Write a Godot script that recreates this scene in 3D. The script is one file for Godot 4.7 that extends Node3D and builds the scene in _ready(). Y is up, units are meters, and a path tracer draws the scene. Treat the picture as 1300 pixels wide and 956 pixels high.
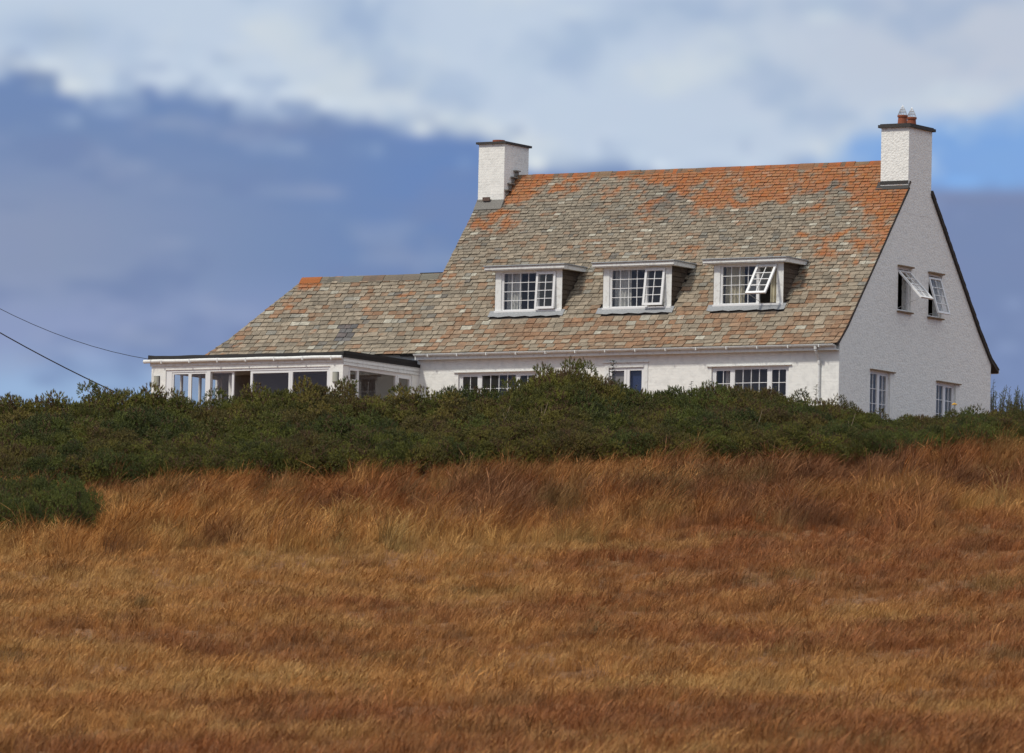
extends Node3D
# A white slate-roofed house on a hilltop above a field of dry grass, seen through a long lens.
# Axes: x runs along the house front (right = the near gable at x = 0), y up, z out of the house front.

const CAM := Vector3(95.403, -13.317, 175.305)
const FWD := Vector3(-0.516096, 0.073527, -0.853369)
const RGT := Vector3(0.856312, 0.021769, -0.516001)
const UPV := Vector3(0.019363, 0.997056, 0.074196)
const FOC := 9000.0                      # focal length in pixels of the 1300 x 956 photograph
const AHEAD := Vector3(-0.5175, 0, -0.8557)   # level direction of view: terrain is laid out along it
const ACROSS := Vector3(0.8557, 0, -0.5175)

var M := {}
var house: Node3D
var rng := RandomNumberGenerator.new()
var counts := {}


class Buf:
	var v := PackedVector3Array()
	var n := PackedVector3Array()
	var c := PackedColorArray()
	var col := Color.WHITE
	var xf := Transform3D.IDENTITY
	func tri(a: Vector3, b: Vector3, d: Vector3) -> void:      # counter-clockwise seen from outside
		a = xf * a; b = xf * b; d = xf * d
		var m := (b - a).cross(d - a).normalized()
		v.append(a); v.append(d); v.append(b)
		n.append(m); n.append(m); n.append(m)
		c.append(col); c.append(col); c.append(col)
	func tri_c(a: Vector3, b: Vector3, d: Vector3, ca: Color, cb: Color, cd: Color) -> void:
		var m := (b - a).cross(d - a).normalized()
		v.append(a); v.append(d); v.append(b)
		n.append(m); n.append(m); n.append(m)
		c.append(ca); c.append(cd); c.append(cb)
	func quad(a: Vector3, b: Vector3, d: Vector3, e: Vector3) -> void:
		tri(a, b, d); tri(a, d, e)
	func box(lo: Vector3, hi: Vector3) -> void:
		var p := [Vector3(lo.x, lo.y, lo.z), Vector3(hi.x, lo.y, lo.z), Vector3(hi.x, hi.y, lo.z), Vector3(lo.x, hi.y, lo.z),
			Vector3(lo.x, lo.y, hi.z), Vector3(hi.x, lo.y, hi.z), Vector3(hi.x, hi.y, hi.z), Vector3(lo.x, hi.y, hi.z)]
		quad(p[4], p[5], p[6], p[7]); quad(p[1], p[0], p[3], p[2])
		quad(p[5], p[1], p[2], p[6]); quad(p[0], p[4], p[7], p[3])
		quad(p[7], p[6], p[2], p[3]); quad(p[0], p[1], p[5], p[4])
	func hull(p: Array) -> void:                              # eight corners in the order of box()
		quad(p[4], p[5], p[6], p[7]); quad(p[1], p[0], p[3], p[2])
		quad(p[5], p[1], p[2], p[6]); quad(p[0], p[4], p[7], p[3])
		quad(p[7], p[6], p[2], p[3]); quad(p[0], p[1], p[5], p[4])
	func tube(pts: Array, radii: Array, sides: int) -> void:
		var rings := []
		for i in pts.size():
			var along: Vector3 = (pts[mini(i + 1, pts.size() - 1)] - pts[maxi(i - 1, 0)]).normalized()
			var s := along.cross(Vector3.UP if absf(along.y) < 0.9 else Vector3.RIGHT).normalized()
			var t := along.cross(s)
			var ring := []
			for k in sides:
				var a := TAU * k / sides
				ring.append(pts[i] + (s * cos(a) + t * sin(a)) * float(radii[i]))
			rings.append(ring)
		for i in pts.size() - 1:
			for k in sides:
				var k2 := (k + 1) % sides
				quad(rings[i][k], rings[i][k2], rings[i + 1][k2], rings[i + 1][k])
		for k in range(1, sides - 1):
			tri(rings[0][0], rings[0][k + 1], rings[0][k])
			tri(rings[-1][0], rings[-1][k], rings[-1][k + 1])
	func lathe(at: Vector3, prof: Array, sides: int) -> void:   # prof: [radius, height]
		for i in prof.size() - 1:
			for k in sides:
				var a := TAU * k / sides
				var b := TAU * (k + 1) / sides
				var r0: float = prof[i][0]
				var r1: float = prof[i + 1][0]
				var y0 := Vector3(0, prof[i][1], 0)
				var y1 := Vector3(0, prof[i + 1][1], 0)
				var da := Vector3(cos(a), 0, -sin(a))
				var db := Vector3(cos(b), 0, -sin(b))
				quad(at + da * r0 + y0, at + db * r0 + y0, at + db * r1 + y1, at + da * r1 + y1)
	func mesh() -> ArrayMesh:
		var arr := []
		arr.resize(Mesh.ARRAY_MAX)
		arr[Mesh.ARRAY_VERTEX] = v; arr[Mesh.ARRAY_NORMAL] = n; arr[Mesh.ARRAY_COLOR] = c
		var m := ArrayMesh.new()
		m.add_surface_from_arrays(Mesh.PRIMITIVE_TRIANGLES, arr)
		return m


func put(called: String, b, mat: Material, parent: Node = self) -> MeshInstance3D:
	var o := MeshInstance3D.new()
	o.name = called
	o.mesh = b.mesh() if b is Buf else b
	o.material_override = mat
	parent.add_child(o, true)
	return o

func node(called: String, parent: Node, at := Vector3.ZERO) -> Node3D:
	var o := Node3D.new()
	o.name = called
	o.position = at
	parent.add_child(o, true)
	return o

func numbered(called: String) -> String:
	var k: int = counts.get(called, 0)
	counts[called] = k + 1
	return called if k == 0 else "%s_%03d" % [called, k]

func tag(o: Node, label: String, category: String, group := "") -> Node:
	o.set_meta("label", label)
	o.set_meta("category", category)
	if group != "":
		o.set_meta("group", group)
	return o

func lin(r: float, g: float, b: float) -> Color:
	return Color(r, g, b).linear_to_srgb()

func ray(px: float, py: float) -> Vector3:
	return (FWD * FOC + RGT * (px - 650.0) + UPV * (478.0 - py)).normalized()

func at_depth(px: float, py: float, dd: float) -> Vector3:
	var r := ray(px, py)
	return CAM + r * (dd / r.dot(AHEAD))

func interp(t: Array, x: float) -> float:          # t: [[x, y], ...]
	if x <= t[0][0]:
		return t[0][1]
	for i in t.size() - 1:
		if x <= t[i + 1][0]:
			return lerpf(t[i][1], t[i + 1][1], (x - t[i][0]) / (t[i + 1][0] - t[i][0]))
	return t[-1][1]


# ------------------------------------------------------------------ camera, sky, sun
func _ready() -> void:
	rng.seed = 7
	var cam := Camera3D.new()
	cam.name = "camera"
	cam.transform = Transform3D(Basis(RGT, UPV, -FWD).orthonormalized(), CAM)
	cam.fov = rad_to_deg(2.0 * atan(478.0 / FOC))
	cam.near = 0.5
	cam.far = 6000.0
	var lens := CameraAttributesPhysical.new()
	lens.frustum_focal_length = 12.0 / tan(atan(478.0 / FOC))
	lens.frustum_focus_distance = 206.0
	lens.exposure_aperture = 4.0
	cam.attributes = lens
	add_child(cam)
	cam.fov = rad_to_deg(2.0 * atan(478.0 / FOC))
	cam.current = true

	var env := Environment.new()
	env.background_mode = Environment.BG_SKY
	var sky := Sky.new()
	var pano := PanoramaSkyMaterial.new()
	pano.panorama = ImageTexture.create_from_image(sky_image())
	sky.sky_material = pano
	env.sky = sky
	env.background_energy_multiplier = 1.0
	env.tonemap_mode = Environment.TONE_MAPPER_LINEAR
	env.tonemap_exposure = 1.0
	env.sdfgi_enabled = true
	env.ssao_enabled = true
	env.ssil_enabled = true
	var we := WorldEnvironment.new()
	we.name = "environment"
	we.environment = env
	add_child(we)

	var sun := DirectionalLight3D.new()
	sun.name = "sun"
	sun.light_energy = 0.85
	sun.light_color = Color(1.0, 0.975, 0.93)
	sun.light_angular_distance = 5.0
	sun.shadow_enabled = true
	add_child(sun)
	sun.look_at_from_position(Vector3(-0.24, 0.78, 0.57) * 100.0, Vector3.ZERO, Vector3.UP)

	materials()
	build_ground()
	build_house()
	build_gorse()
	build_plants()
	build_extras()
	build_grass()


# photograph pixel -> sky colour (sRGB), clouds only
var sn := FastNoiseLite.new()
func sky_frame(px: float, py: float) -> Color:
	var wob := sn.get_noise_2d(px * 0.9, py * 1.5) * 20.0 + sn.get_noise_2d(px * 2.6 + 900.0, py * 5.5) * 8.0
	var edge := interp([[-200, 80], [0, 84], [60, 95], [110, 122], [170, 116], [230, 108], [285, 112], [320, 138], [430, 146], [550, 160], [600, 176], [680, 205], [760, 216], [900, 228], [1040, 205], [1120, 172], [1200, 150], [1400, 130]], px) + wob
	var light := Color8(192, 207, 226).lerp(Color8(190, 199, 215), smoothstep(700, 1300, px) * smoothstep(220, 60, py))
	light = light.lerp(Color8(203, 214, 225), smoothstep(0.0, 0.5, sn.get_noise_2d(px * 0.5 + 300.0, py * 0.9)))
	var thin := sn.get_noise_2d(px * 0.55 - 700.0, py * 0.95 + 200.0) * 0.5 + 0.5
	thin = smoothstep(0.5, 0.85, thin) * 0.55
	thin = maxf(thin, 0.8 * exp(-pow((px - 455.0) / 60.0, 2) - pow((py - 22.0) / 55.0, 2)) * (0.75 + 0.5 * sn.get_noise_2d(px * 4.0, py * 3.0)))
	thin = maxf(thin, 0.6 * exp(-pow((px - 70.0) / 75.0, 2) - pow((py - 42.0) / 26.0, 2)))
	thin = maxf(thin, 0.6 * exp(-pow((px - 880.0) / 110.0, 2) - pow((py - 12.0) / 28.0, 2)) * (0.8 + 0.6 * sn.get_noise_2d(px * 2.0, py * 3.0)))
	light = light.lerp(Color8(150, 173, 206), clampf(thin, 0.0, 0.9))
	# the blue-grey bank under it
	var dark := Color8(112, 137, 181).lerp(Color8(138, 152, 183), smoothstep(120, 300, py) * smoothstep(560, 0, px))
	dark = dark.lerp(Color8(104, 134, 186), exp(-pow((px - 590.0) / 130.0, 2) - pow((py - 225.0) / 70.0, 2)))
	dark = dark.lerp(Color8(142, 157, 196), smoothstep(330, 430, py) * 0.8)
	dark = dark.lerp(Color8(152, 180, 216), smoothstep(420, 500, py))
	dark = dark.lerp(Color8(110, 130, 172), smoothstep(0.05, 0.5, sn.get_noise_2d(px * 0.45 + 50.0, py * 1.6 + 400.0)) * 0.5)
	dark = dark.lerp(Color8(152, 165, 194), smoothstep(0.1, 0.6, sn.get_noise_2d(px * 0.6 - 250.0, py * 1.9 - 100.0)) * 0.4)
	# right of the gable: a gap of clear blue above a slate-coloured cloud
	var right := smoothstep(960, 1080, px)
	var gap := Color8(128, 168, 222).lerp(Color8(164, 192, 226), smoothstep(0.0, 0.6, sn.get_noise_2d(px * 1.2, py * 1.4 + 70.0)))
	var slate := Color8(108, 125, 164).lerp(Color8(122, 141, 182), smoothstep(330, 470, py))
	slate = slate.lerp(Color8(94, 112, 152), smoothstep(-0.1, 0.4, sn.get_noise_2d(px * 0.8, py * 2.0)) * 0.8)
	slate = slate.lerp(Color8(134, 152, 190), smoothstep(0.1, 0.5, sn.get_noise_2d(px * 1.1 + 800.0, py * 2.6)) * 0.6)
	var rc := gap.lerp(slate, smoothstep(228.0, 248.0, py + wob * 0.6))
	dark = dark.lerp(rc, right)
	var soft := lerpf(13.0, 30.0, right) * (1.0 + 0.9 * sn.get_noise_2d(px * 1.3 + 40.0, py * 1.3 - 600.0))
	var k := smoothstep(edge - soft, edge + soft, py)
	# torn wisps hanging off the lit cloud
	var torn := sn.get_noise_2d(px * 0.9 + py * 1.3, py * 4.6 - px * 0.9 + 330.0)
	k -= 0.36 * smoothstep(0.0, 0.45, torn) * exp(-pow((py - edge - 14.0) / 30.0, 2)) * (1.0 - 0.6 * right)
	k += 0.25 * smoothstep(0.1, 0.5, -torn) * exp(-pow((py - edge + 22.0) / 26.0, 2)) * (1.0 - 0.6 * right)
	return light.lerp(dark, clampf(k, 0.0, 1.0))

func sky_image() -> Image:
	sn.noise_type = FastNoiseLite.TYPE_SIMPLEX_SMOOTH
	sn.seed = 11
	sn.frequency = 0.006
	sn.fractal_octaves = 4
	var nz := FastNoiseLite.new()
	nz.noise_type = FastNoiseLite.TYPE_SIMPLEX_SMOOTH
	nz.seed = 5
	nz.frequency = 2.2
	nz.fractal_octaves = 5
	var w := 1024
	var h := 512
	var im := Image.create_empty(w, h, false, Image.FORMAT_RGB8)
	var lo := Color8(118, 140, 186)
	var hi := Color8(200, 211, 224)
	for j in h:
		var up := PI * (0.5 - (j + 0.5) / h)
		for i in w:
			var a := TAU * (i + 0.5) / w
			var d := Vector3(sin(a) * cos(up), sin(up), -cos(a) * cos(up))
			var k := nz.get_noise_3d(d.x * 0.8, d.y * 2.2, d.z * 0.8)
			var c := lo.lerp(hi, smoothstep(-0.3, 0.25, k))
			im.set_pixel(i, j, c.lerp(Color8(214, 222, 230).lerp(Color8(246, 247, 248), smoothstep(-0.35, 0.3, k)), smoothstep(0.30, 0.62, d.y)))
	im.resize(4096, 2048, Image.INTERPOLATE_CUBIC)
	# the stretch of sky the photograph shows, laid where it stands
	var az := atan2(FWD.x, -FWD.z)
	var ci := int((az / TAU) * 4096.0)
	var cj := int((0.5 - asin(FWD.y) / PI) * 2048.0)
	var w2 := 200
	var h2 := 170
	var want := PackedVector3Array()
	for q in h2:
		var j := cj - 80 + q
		var up := PI * (0.5 - (j + 0.5) / 2048.0)
		for r in w2:
			var i := ci - 100 + r
			var a := TAU * (i + 0.5) / 4096.0
			var d := Vector3(sin(a) * cos(up), sin(up), -cos(a) * cos(up))
			var s := FOC / d.dot(FWD)
			var px := 650.0 + d.dot(RGT) * s
			var py := 478.0 - d.dot(UPV) * s
			var out := maxf(maxf(-px, px - 1300.0), maxf(-py, py - 956.0))
			var k := 1.0 - smoothstep(40.0, 500.0, out)
			var c := im.get_pixel(posmod(i, 4096), j)
			if k > 0.0: c = c.lerp(sky_frame(px, py), k)
			want.append(Vector3(c.r, c.g, c.b))
	# the smooth lookup softens a picture: undo that, so that cloud edges stay as drawn
	var have := want.duplicate()
	for pass_no in 3:
		var soft := have.duplicate()
		for q in range(1, h2 - 1):
			for r in range(1, w2 - 1):
				var m := q * w2 + r
				soft[m] = have[m] * 0.4444 + (have[m - 1] + have[m + 1] + have[m - w2] + have[m + w2]) * 0.1111 + (have[m - w2 - 1] + have[m - w2 + 1] + have[m + w2 - 1] + have[m + w2 + 1]) * 0.0278
		for m in have.size(): have[m] += want[m] - soft[m]
	for q in h2:
		for r in w2:
			var v := have[q * w2 + r]
			im.set_pixel(posmod(ci - 100 + r, 4096), cj - 80 + q, Color(clampf(v.x, 0, 1), clampf(v.y, 0, 1), clampf(v.z, 0, 1)))
	return im


# ------------------------------------------------------------------ materials
func noise_image(sz: int, freq: float, oct: int, sd: int, kind := FastNoiseLite.TYPE_SIMPLEX_SMOOTH) -> Image:
	var f := FastNoiseLite.new()
	f.noise_type = kind
	f.seed = sd
	f.frequency = freq
	f.fractal_octaves = oct
	return f.get_seamless_image(sz, sz)

func tint_texture(src: Image, a: Color, b: Color, lo := 0.0, hi := 1.0) -> ImageTexture:
	var w := src.get_width()
	var im := Image.create_empty(w, w, true, Image.FORMAT_RGB8)
	for y in w:
		for x in w:
			im.set_pixel(x, y, a.lerp(b, smoothstep(lo, hi, src.get_pixel(x, y).r)))
	im.generate_mipmaps()
	return ImageTexture.create_from_image(im)

func mat(called: String, c: Color, rough := 0.8, tex: Texture2D = null, scale := 1.0, bump: Texture2D = null, depth := 0.0) -> StandardMaterial3D:
	var m := StandardMaterial3D.new()
	m.resource_name = called
	m.albedo_color = c
	m.roughness = rough
	m.vertex_color_use_as_albedo = true
	if tex or bump:
		m.uv1_triplanar = true
		m.uv1_world_triplanar = true
		m.uv1_scale = Vector3.ONE * scale
	if tex:
		m.albedo_texture = tex
	if bump:
		m.heightmap_enabled = true
		m.heightmap_texture = bump
		m.heightmap_scale = depth
	M[called] = m
	return m

func materials() -> void:
	var rough := noise_image(512, 0.03, 4, 3)
	var fine := noise_image(512, 0.045, 5, 9)
	var blot := noise_image(512, 0.012, 5, 21)
	var rough_t := ImageTexture.create_from_image(rough)
	var fine_t := ImageTexture.create_from_image(fine)
	var paint := tint_texture(blot, lin(0.76, 0.755, 0.715), lin(0.84, 0.835, 0.79), 0.15, 0.6)
	var grain := tint_texture(fine, lin(0.46, 0.45, 0.43), lin(1.12, 1.12, 1.12), 0.2, 0.8)
	mat("render", Color.WHITE, 0.9, paint, 0.28, null)
	M["render"].heightmap_enabled = true
	M["render"].heightmap_texture = rough_t
	M["render"].heightmap_scale = 1.4
	M["render"].uv1_scale = Vector3.ONE * 0.75
	mat("masonry_paint", Color.WHITE, 0.85, paint, 0.5, rough_t, 0.4)
	mat("white_gloss", lin(0.78, 0.78, 0.77), 0.35)
	mat("aged_white", Color.WHITE, 0.6, tint_texture(blot, lin(0.62, 0.61, 0.57), lin(0.765, 0.77, 0.745), 0.05, 0.5), 0.9)
	mat("slate", Color.WHITE, 0.85, grain, 1.6, fine_t, 1.0)
	mat("deck", lin(0.05, 0.042, 0.035), 0.95)
	mat("felt", lin(0.022, 0.02, 0.02), 0.8, grain, 1.0)
	mat("lead", lin(0.40, 0.42, 0.44), 0.55, grain, 2.0, fine_t, 1.5)
	mat("aged_mortar", lin(0.27, 0.26, 0.24), 0.9, grain, 2.0, fine_t, 1.5)
	mat("capstone", lin(0.075, 0.07, 0.068), 0.9, grain, 2.0, fine_t, 1.0)
	mat("terracotta", lin(0.36, 0.10, 0.045), 0.8, grain, 3.0)
	mat("tile", lin(0.30, 0.20, 0.12), 0.85, grain, 3.0)
	mat("interior", lin(0.60, 0.57, 0.52), 0.9)
	mat("floorboards", lin(0.16, 0.11, 0.07), 0.7)
	mat("curtain", lin(0.62, 0.62, 0.58), 0.95)
	M["curtain"].backlight_enabled = true
	M["curtain"].backlight = Color(0.2, 0.2, 0.19)
	mat("cream_curtain", lin(0.62, 0.57, 0.42), 0.95)
	mat("grey_blind", lin(0.26, 0.25, 0.24), 0.9)
	mat("navy", lin(0.012, 0.03, 0.10), 0.5)
	mat("wire", lin(0.55, 0.56, 0.58), 0.4)
	M["wire"].metallic = 0.6
	mat("cable", lin(0.02, 0.02, 0.022), 0.6)
	mat("lamp_glass", lin(0.40, 0.40, 0.33), 0.4)
	mat("foliage", Color.WHITE, 0.75)
	M["foliage"].backlight_enabled = true
	M["foliage"].backlight = Color(0.06, 0.08, 0.02)
	mat("twig", lin(0.075, 0.055, 0.04), 0.9)
	mat("grass", Color.WHITE, 0.8)
	M["grass"].backlight_enabled = true
	M["grass"].backlight = Color(0.12, 0.08, 0.04)
	mat("thatch", Color.WHITE, 0.95, tint_texture(noise_image(512, 0.02, 5, 33), lin(0.12, 0.05, 0.014), lin(0.24, 0.11, 0.03), 0.25, 0.75), 0.6)
	var g := mat("glass", Color(0.34, 0.35, 0.35, 0.13), 0.02)
	g.transparency = BaseMaterial3D.TRANSPARENCY_ALPHA
	g.metallic_specular = 0.6
	mat("petal", lin(0.75, 0.42, 0.02), 0.7)


# ------------------------------------------------------------------ the hill
var hedge_depth := [[-40, 190.0], [-13.4, 186.0], [-5.15, 187.0], [0.04, 188.0], [5.33, 190.0], [9.7, 193.0], [13.3, 198.5], [14.5, 199.5], [22, 203.0]]
var hedge_height := [[-40, -4.0], [-13.4, -2.75], [-5.15, -2.2], [0.04, -1.8], [5.33, -1.28], [9.7, -0.95], [13.3, -0.25], [14.5, -0.1], [30, 0.2]]
var falls := [[0.0, 0.0], [4.0, 0.95], [12.0, 2.35], [22.0, 3.5], [38.0, 5.4], [70.0, 8.15], [93.0, 9.85], [188.0, 15.0], [600.0, 22.0]]
var ground_noise := FastNoiseLite.new()

func ground_at(x: float, z: float) -> float:
	var q := Vector3(x - CAM.x, 0, z - CAM.z)
	var u := q.dot(ACROSS)
	var dd := q.dot(AHEAD)
	var b := interp(hedge_depth, u)
	var hb := interp(hedge_height, u)
	var e := b - dd
	if e > 0.0:
		var k := smoothstep(4.0, 45.0, e)
		var e2 := lerpf(e, 188.0 - dd, k)
		var lumps := ground_noise.get_noise_2d(x, z) * 0.28 * smoothstep(0.0, 6.0, e) + ground_noise.get_noise_2d(x * 0.3 + 70.0, z * 0.3) * 0.35 * smoothstep(5.0, 30.0, e)
		return lerpf(hb, -1.75 + 0.022 * clampf(u, -40.0, 40.0), k) - interp(falls, e2) + lumps
	var h := lerpf(hb, 0.0, smoothstep(0.0, interp([[-16, 18.0], [0, 15.0], [9, 6.0]], u), -e))
	return h - 0.00004 * pow(maxf(0.0, dd - 250.0), 2) if dd < 900.0 else h - 16.9

func build_ground() -> void:
	ground_noise.seed = 4
	ground_noise.frequency = 0.09
	ground_noise.fractal_octaves = 3
	var us := []
	var ds := []
	for k in [-1500, -700, -300, -150, -90, -60]: us.append(float(k))
	for k in range(-44, 45): us.append(k * 1.0)
	for k in [60, 90, 150, 300, 700, 1500]: us.append(float(k))
	for k in [-600, -200, -60, -10, 20, 40, 55, 70, 80]: ds.append(float(k))
	for k in range(86, 226): ds.append(k * 1.0)
	for k in [235, 250, 280, 330, 400, 550, 800, 1300, 2500]: ds.append(float(k))
	var st := SurfaceTool.new()
	st.begin(Mesh.PRIMITIVE_TRIANGLES)
	st.set_smooth_group(0)
	for j in ds.size():
		for i in us.size():
			var p: Vector3 = Vector3(CAM.x, 0, CAM.z) + ACROSS * us[i] + AHEAD * ds[j]
			p.y = ground_at(p.x, p.z)
			st.add_vertex(p)
	var w := us.size()
	for j in ds.size() - 1:
		for i in w - 1:
			var a := j * w + i
			for k in [a, a + w, a + 1, a + 1, a + w, a + w + 1]: st.add_index(k)
	st.generate_normals()
	var o := put("hillside", st.commit(), M.thatch)
	o.set_meta("kind", "structure")
	o.set_meta("label", "sloping hillside under the dry grass and the house")


# ------------------------------------------------------------------ house helpers
# a wall in its own plane: x right, y up, z = 0 the outer face, solid behind it; tops is the outline of the upper edge, holes are [x0, y0, x1, y1]
func wall_shape(b: Buf, xf: Transform3D, tops: Array, y0: float, holes: Array, thick: float) -> void:
	b.xf = xf
	var xs := []
	for t in tops: xs.append(t[0])
	for h in holes:
		xs.append(h[0]); xs.append(h[2])
	xs.sort()
	for i in xs.size() - 1:
		var l: float = xs[i]
		var r: float = xs[i + 1]
		if r - l < 0.0005: continue
		var mid := (l + r) * 0.5
		var spans := []
		var y := y0
		var inside := []
		for h in holes:
			if h[0] < mid and h[2] > mid: inside.append(h)
		inside.sort_custom(func(p, q): return p[1] < q[1])
		for h in inside:
			spans.append([y, y, h[1], h[1]])
			y = h[3]
		spans.append([y, y, interp(tops, l), interp(tops, r)])
		for s in spans:
			b.quad(Vector3(l, s[0], 0), Vector3(r, s[1], 0), Vector3(r, s[3], 0), Vector3(l, s[2], 0))
			b.quad(Vector3(r, s[1], -thick), Vector3(l, s[0], -thick), Vector3(l, s[2], -thick), Vector3(r, s[3], -thick))
		var ta := interp(tops, l)
		var tb := interp(tops, r)
		b.quad(Vector3(l, ta, 0), Vector3(r, tb, 0), Vector3(r, tb, -thick), Vector3(l, ta, -thick))
	for e in [[tops[0][0], tops[0][1], 1], [tops[-1][0], tops[-1][1], 0]]:
		var p := [Vector3(e[0], y0, 0), Vector3(e[0], y0, -thick), Vector3(e[0], e[1], -thick), Vector3(e[0], e[1], 0)]
		if e[2] == 1: b.quad(p[1], p[0], p[3], p[2])
		else: b.quad(p[0], p[1], p[2], p[3])
	for h in holes:
		var q := [Vector3(h[0], h[1], 0), Vector3(h[2], h[1], 0), Vector3(h[2], h[3], 0), Vector3(h[0], h[3], 0)]
		var d := Vector3(0, 0, -thick)
		for k in 4:
			var k2 := (k + 1) % 4
			b.quad(q[k2], q[k], q[k] + d, q[k2] + d)
	b.xf = Transform3D.IDENTITY

# one light of a window: sash bars round it, glazing bars and a pane in each cell. Local axes: x right, y up, z out
func glazing(parent: Node3D, xf: Transform3D, x0: float, y0: float, x1: float, y1: float, stile: float, cols: int, rows: int, sash_name: String, bar := 0.018, glass: Material = null) -> void:
	var b := Buf.new()
	b.xf = xf
	b.box(Vector3(x0, y0, -0.025), Vector3(x0 + stile, y1, 0.025))
	b.box(Vector3(x1 - stile, y0, -0.025), Vector3(x1, y1, 0.025))
	b.box(Vector3(x0 + stile, y0, -0.025), Vector3(x1 - stile, y0 + stile, 0.024))
	b.box(Vector3(x0 + stile, y1 - stile, -0.025), Vector3(x1 - stile, y1, 0.024))
	put(sash_name, b, M.white_gloss, parent)
	var gx0 := x0 + stile
	var gx1 := x1 - stile
	var gy0 := y0 + stile
	var gy1 := y1 - stile
	var cw := (gx1 - gx0) / cols
	var rh := (gy1 - gy0) / rows
	if cols * rows > 1:
		var gb := Buf.new()
		gb.xf = xf
		for i in range(1, cols):
			gb.box(Vector3(gx0 + cw * i - bar / 2, gy0, -0.014), Vector3(gx0 + cw * i + bar / 2, gy1, 0.016))
		for j in range(1, rows):
			gb.box(Vector3(gx0, gy0 + rh * j - bar / 2, -0.012), Vector3(gx1, gy0 + rh * j + bar / 2, 0.014))
		put("glazing_bars", gb, M.white_gloss, parent)
	for i in cols:
		for j in rows:
			var p := Buf.new()
			p.xf = xf * Transform3D(Basis.from_euler(Vector3(rng.randf_range(-0.006, 0.006), rng.randf_range(-0.006, 0.006), 0)), Vector3(gx0 + cw * (i + 0.5), gy0 + rh * (j + 0.5), 0))
			p.quad(Vector3(-cw / 2, -rh / 2, 0), Vector3(cw / 2, -rh / 2, 0), Vector3(cw / 2, rh / 2, 0), Vector3(-cw / 2, rh / 2, 0))
			put("pane", p, glass if glass else M.glass, parent)

func hung(xf: Transform3D, hinge_y: float, deg: float) -> Transform3D:    # turned about a hinge along its top edge
	return xf * Transform3D(Basis(), Vector3(0, hinge_y, 0.02)) * Transform3D(Basis(Vector3.RIGHT, -deg_to_rad(deg)), Vector3.ZERO) * Transform3D(Basis(), Vector3(0, -hinge_y, 0.0))

func curtain_shape(w: float, h: float, folds: float, deep := 0.035) -> Buf:
	var b := Buf.new()
	var n := int(folds * 8)
	for i in n:
		var x0 := w * i / n
		var x1 := w * (i + 1) / n
		var z0 := sin(TAU * folds * i / n) * deep + sin(i * 0.37) * 0.012
		var z1 := sin(TAU * folds * (i + 1) / n) * deep + sin((i + 1) * 0.37) * 0.012
		b.quad(Vector3(x0, 0, z0), Vector3(x1, 0, z1), Vector3(x1, h, z1 * 0.6), Vector3(x0, h, z0 * 0.6))
		b.quad(Vector3(x1, 0, z1 - 0.006), Vector3(x0, 0, z0 - 0.006), Vector3(x0, h, z0 * 0.6 - 0.006), Vector3(x1, h, z1 * 0.6 - 0.006))
	return b

func hang_curtain(at: Vector3, turn: float, w: float, h: float, folds: float, m: Material, label: String) -> void:
	var o := put(numbered("curtain"), curtain_shape(w, h, folds), m)
	o.position = at
	o.rotation.y = turn
	tag(o, label, "curtain", "curtains behind the window panes")


# ------------------------------------------------------------------ roof surface
var prof := [Vector2(-0.05, 2.50), Vector2(-0.19, 2.60), Vector2(-0.69, 3.085), Vector2(-1.27, 3.79), Vector2(-4.94, 8.19)]   # z, y of the front slope from eave to ridge
var prof_len := []
const LEFT := -14.50
const VERGE := 0.05
const WING_Z := -2.30        # ridge of the lower wing
const WING_Y := 5.02
const DORMERS := [[-11.99, -9.72], [-8.33, -6.05], [-4.65, -2.37]]
const DORMER_Z := -1.22      # front of the dormers

func hip_x(z: float) -> float:
	return -21.75 + (0.07 - z) * 1.02

func roof_pt(x: float, t: float, off := 0.0) -> Vector3:
	for i in prof.size() - 1:
		if t <= prof_len[i + 1] or i == prof.size() - 2:
			var k: float = (t - prof_len[i]) / (prof_len[i + 1] - prof_len[i])
			var p: Vector2 = prof[i].lerp(prof[i + 1], k)
			var d: Vector2 = (prof[i + 1] - prof[i]).normalized()
			return Vector3(x, p.y - d.x * off, p.x + d.y * off)
	return Vector3.ZERO

func roof_t(y: float) -> float:
	for i in prof.size() - 1:
		if y <= prof[i + 1].y or i == prof.size() - 2:
			return lerpf(prof_len[i], prof_len[i + 1], (y - prof[i].y) / (prof[i + 1].y - prof[i].y))
	return 0.0

var lichen_noise := FastNoiseLite.new()
var patch_noise := FastNoiseLite.new()
func lichen(x: float, t: float, total: float) -> float:
	var want := -0.47
	var down := total - t
	want += 0.66 * exp(-down / 0.9)                                    # along the ridge
	want += 0.72 * exp(-pow((x + 0.45) / 1.2, 2)) * smoothstep(5.6, 1.6, down)     # under the gable chimney, along its verge
	want += 0.44 * exp(-pow((x + 6.2) / 2.2, 2) - pow((down - 0.9) / 1.1, 2))
	want += 0.30 * exp(-pow((x + 2.6) / 2.0, 2) - pow((down - 0.6) / 1.2, 2))
	want += 0.58 * exp(-pow((x + 13.5) / 0.8, 2)) * smoothstep(3.6, 0.3, down)
	want += 0.45 * exp(-pow((x + 1.2) / 0.8, 2) - pow((down - 3.9) / 0.7, 2))
	if x < -18.2: want += 0.75 * exp(-pow((x + 19.1) / 0.5, 2) - pow((t - roof_t(WING_Y)) / 0.5, 2))
	var k := lichen_noise.get_noise_2d(x * 1.0, t * 1.5) * 0.65 + lichen_noise.get_noise_2d(x * 4.0 + 60.0, t * 4.5) * 0.45
	return smoothstep(-0.16, 0.18, k + want)

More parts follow.
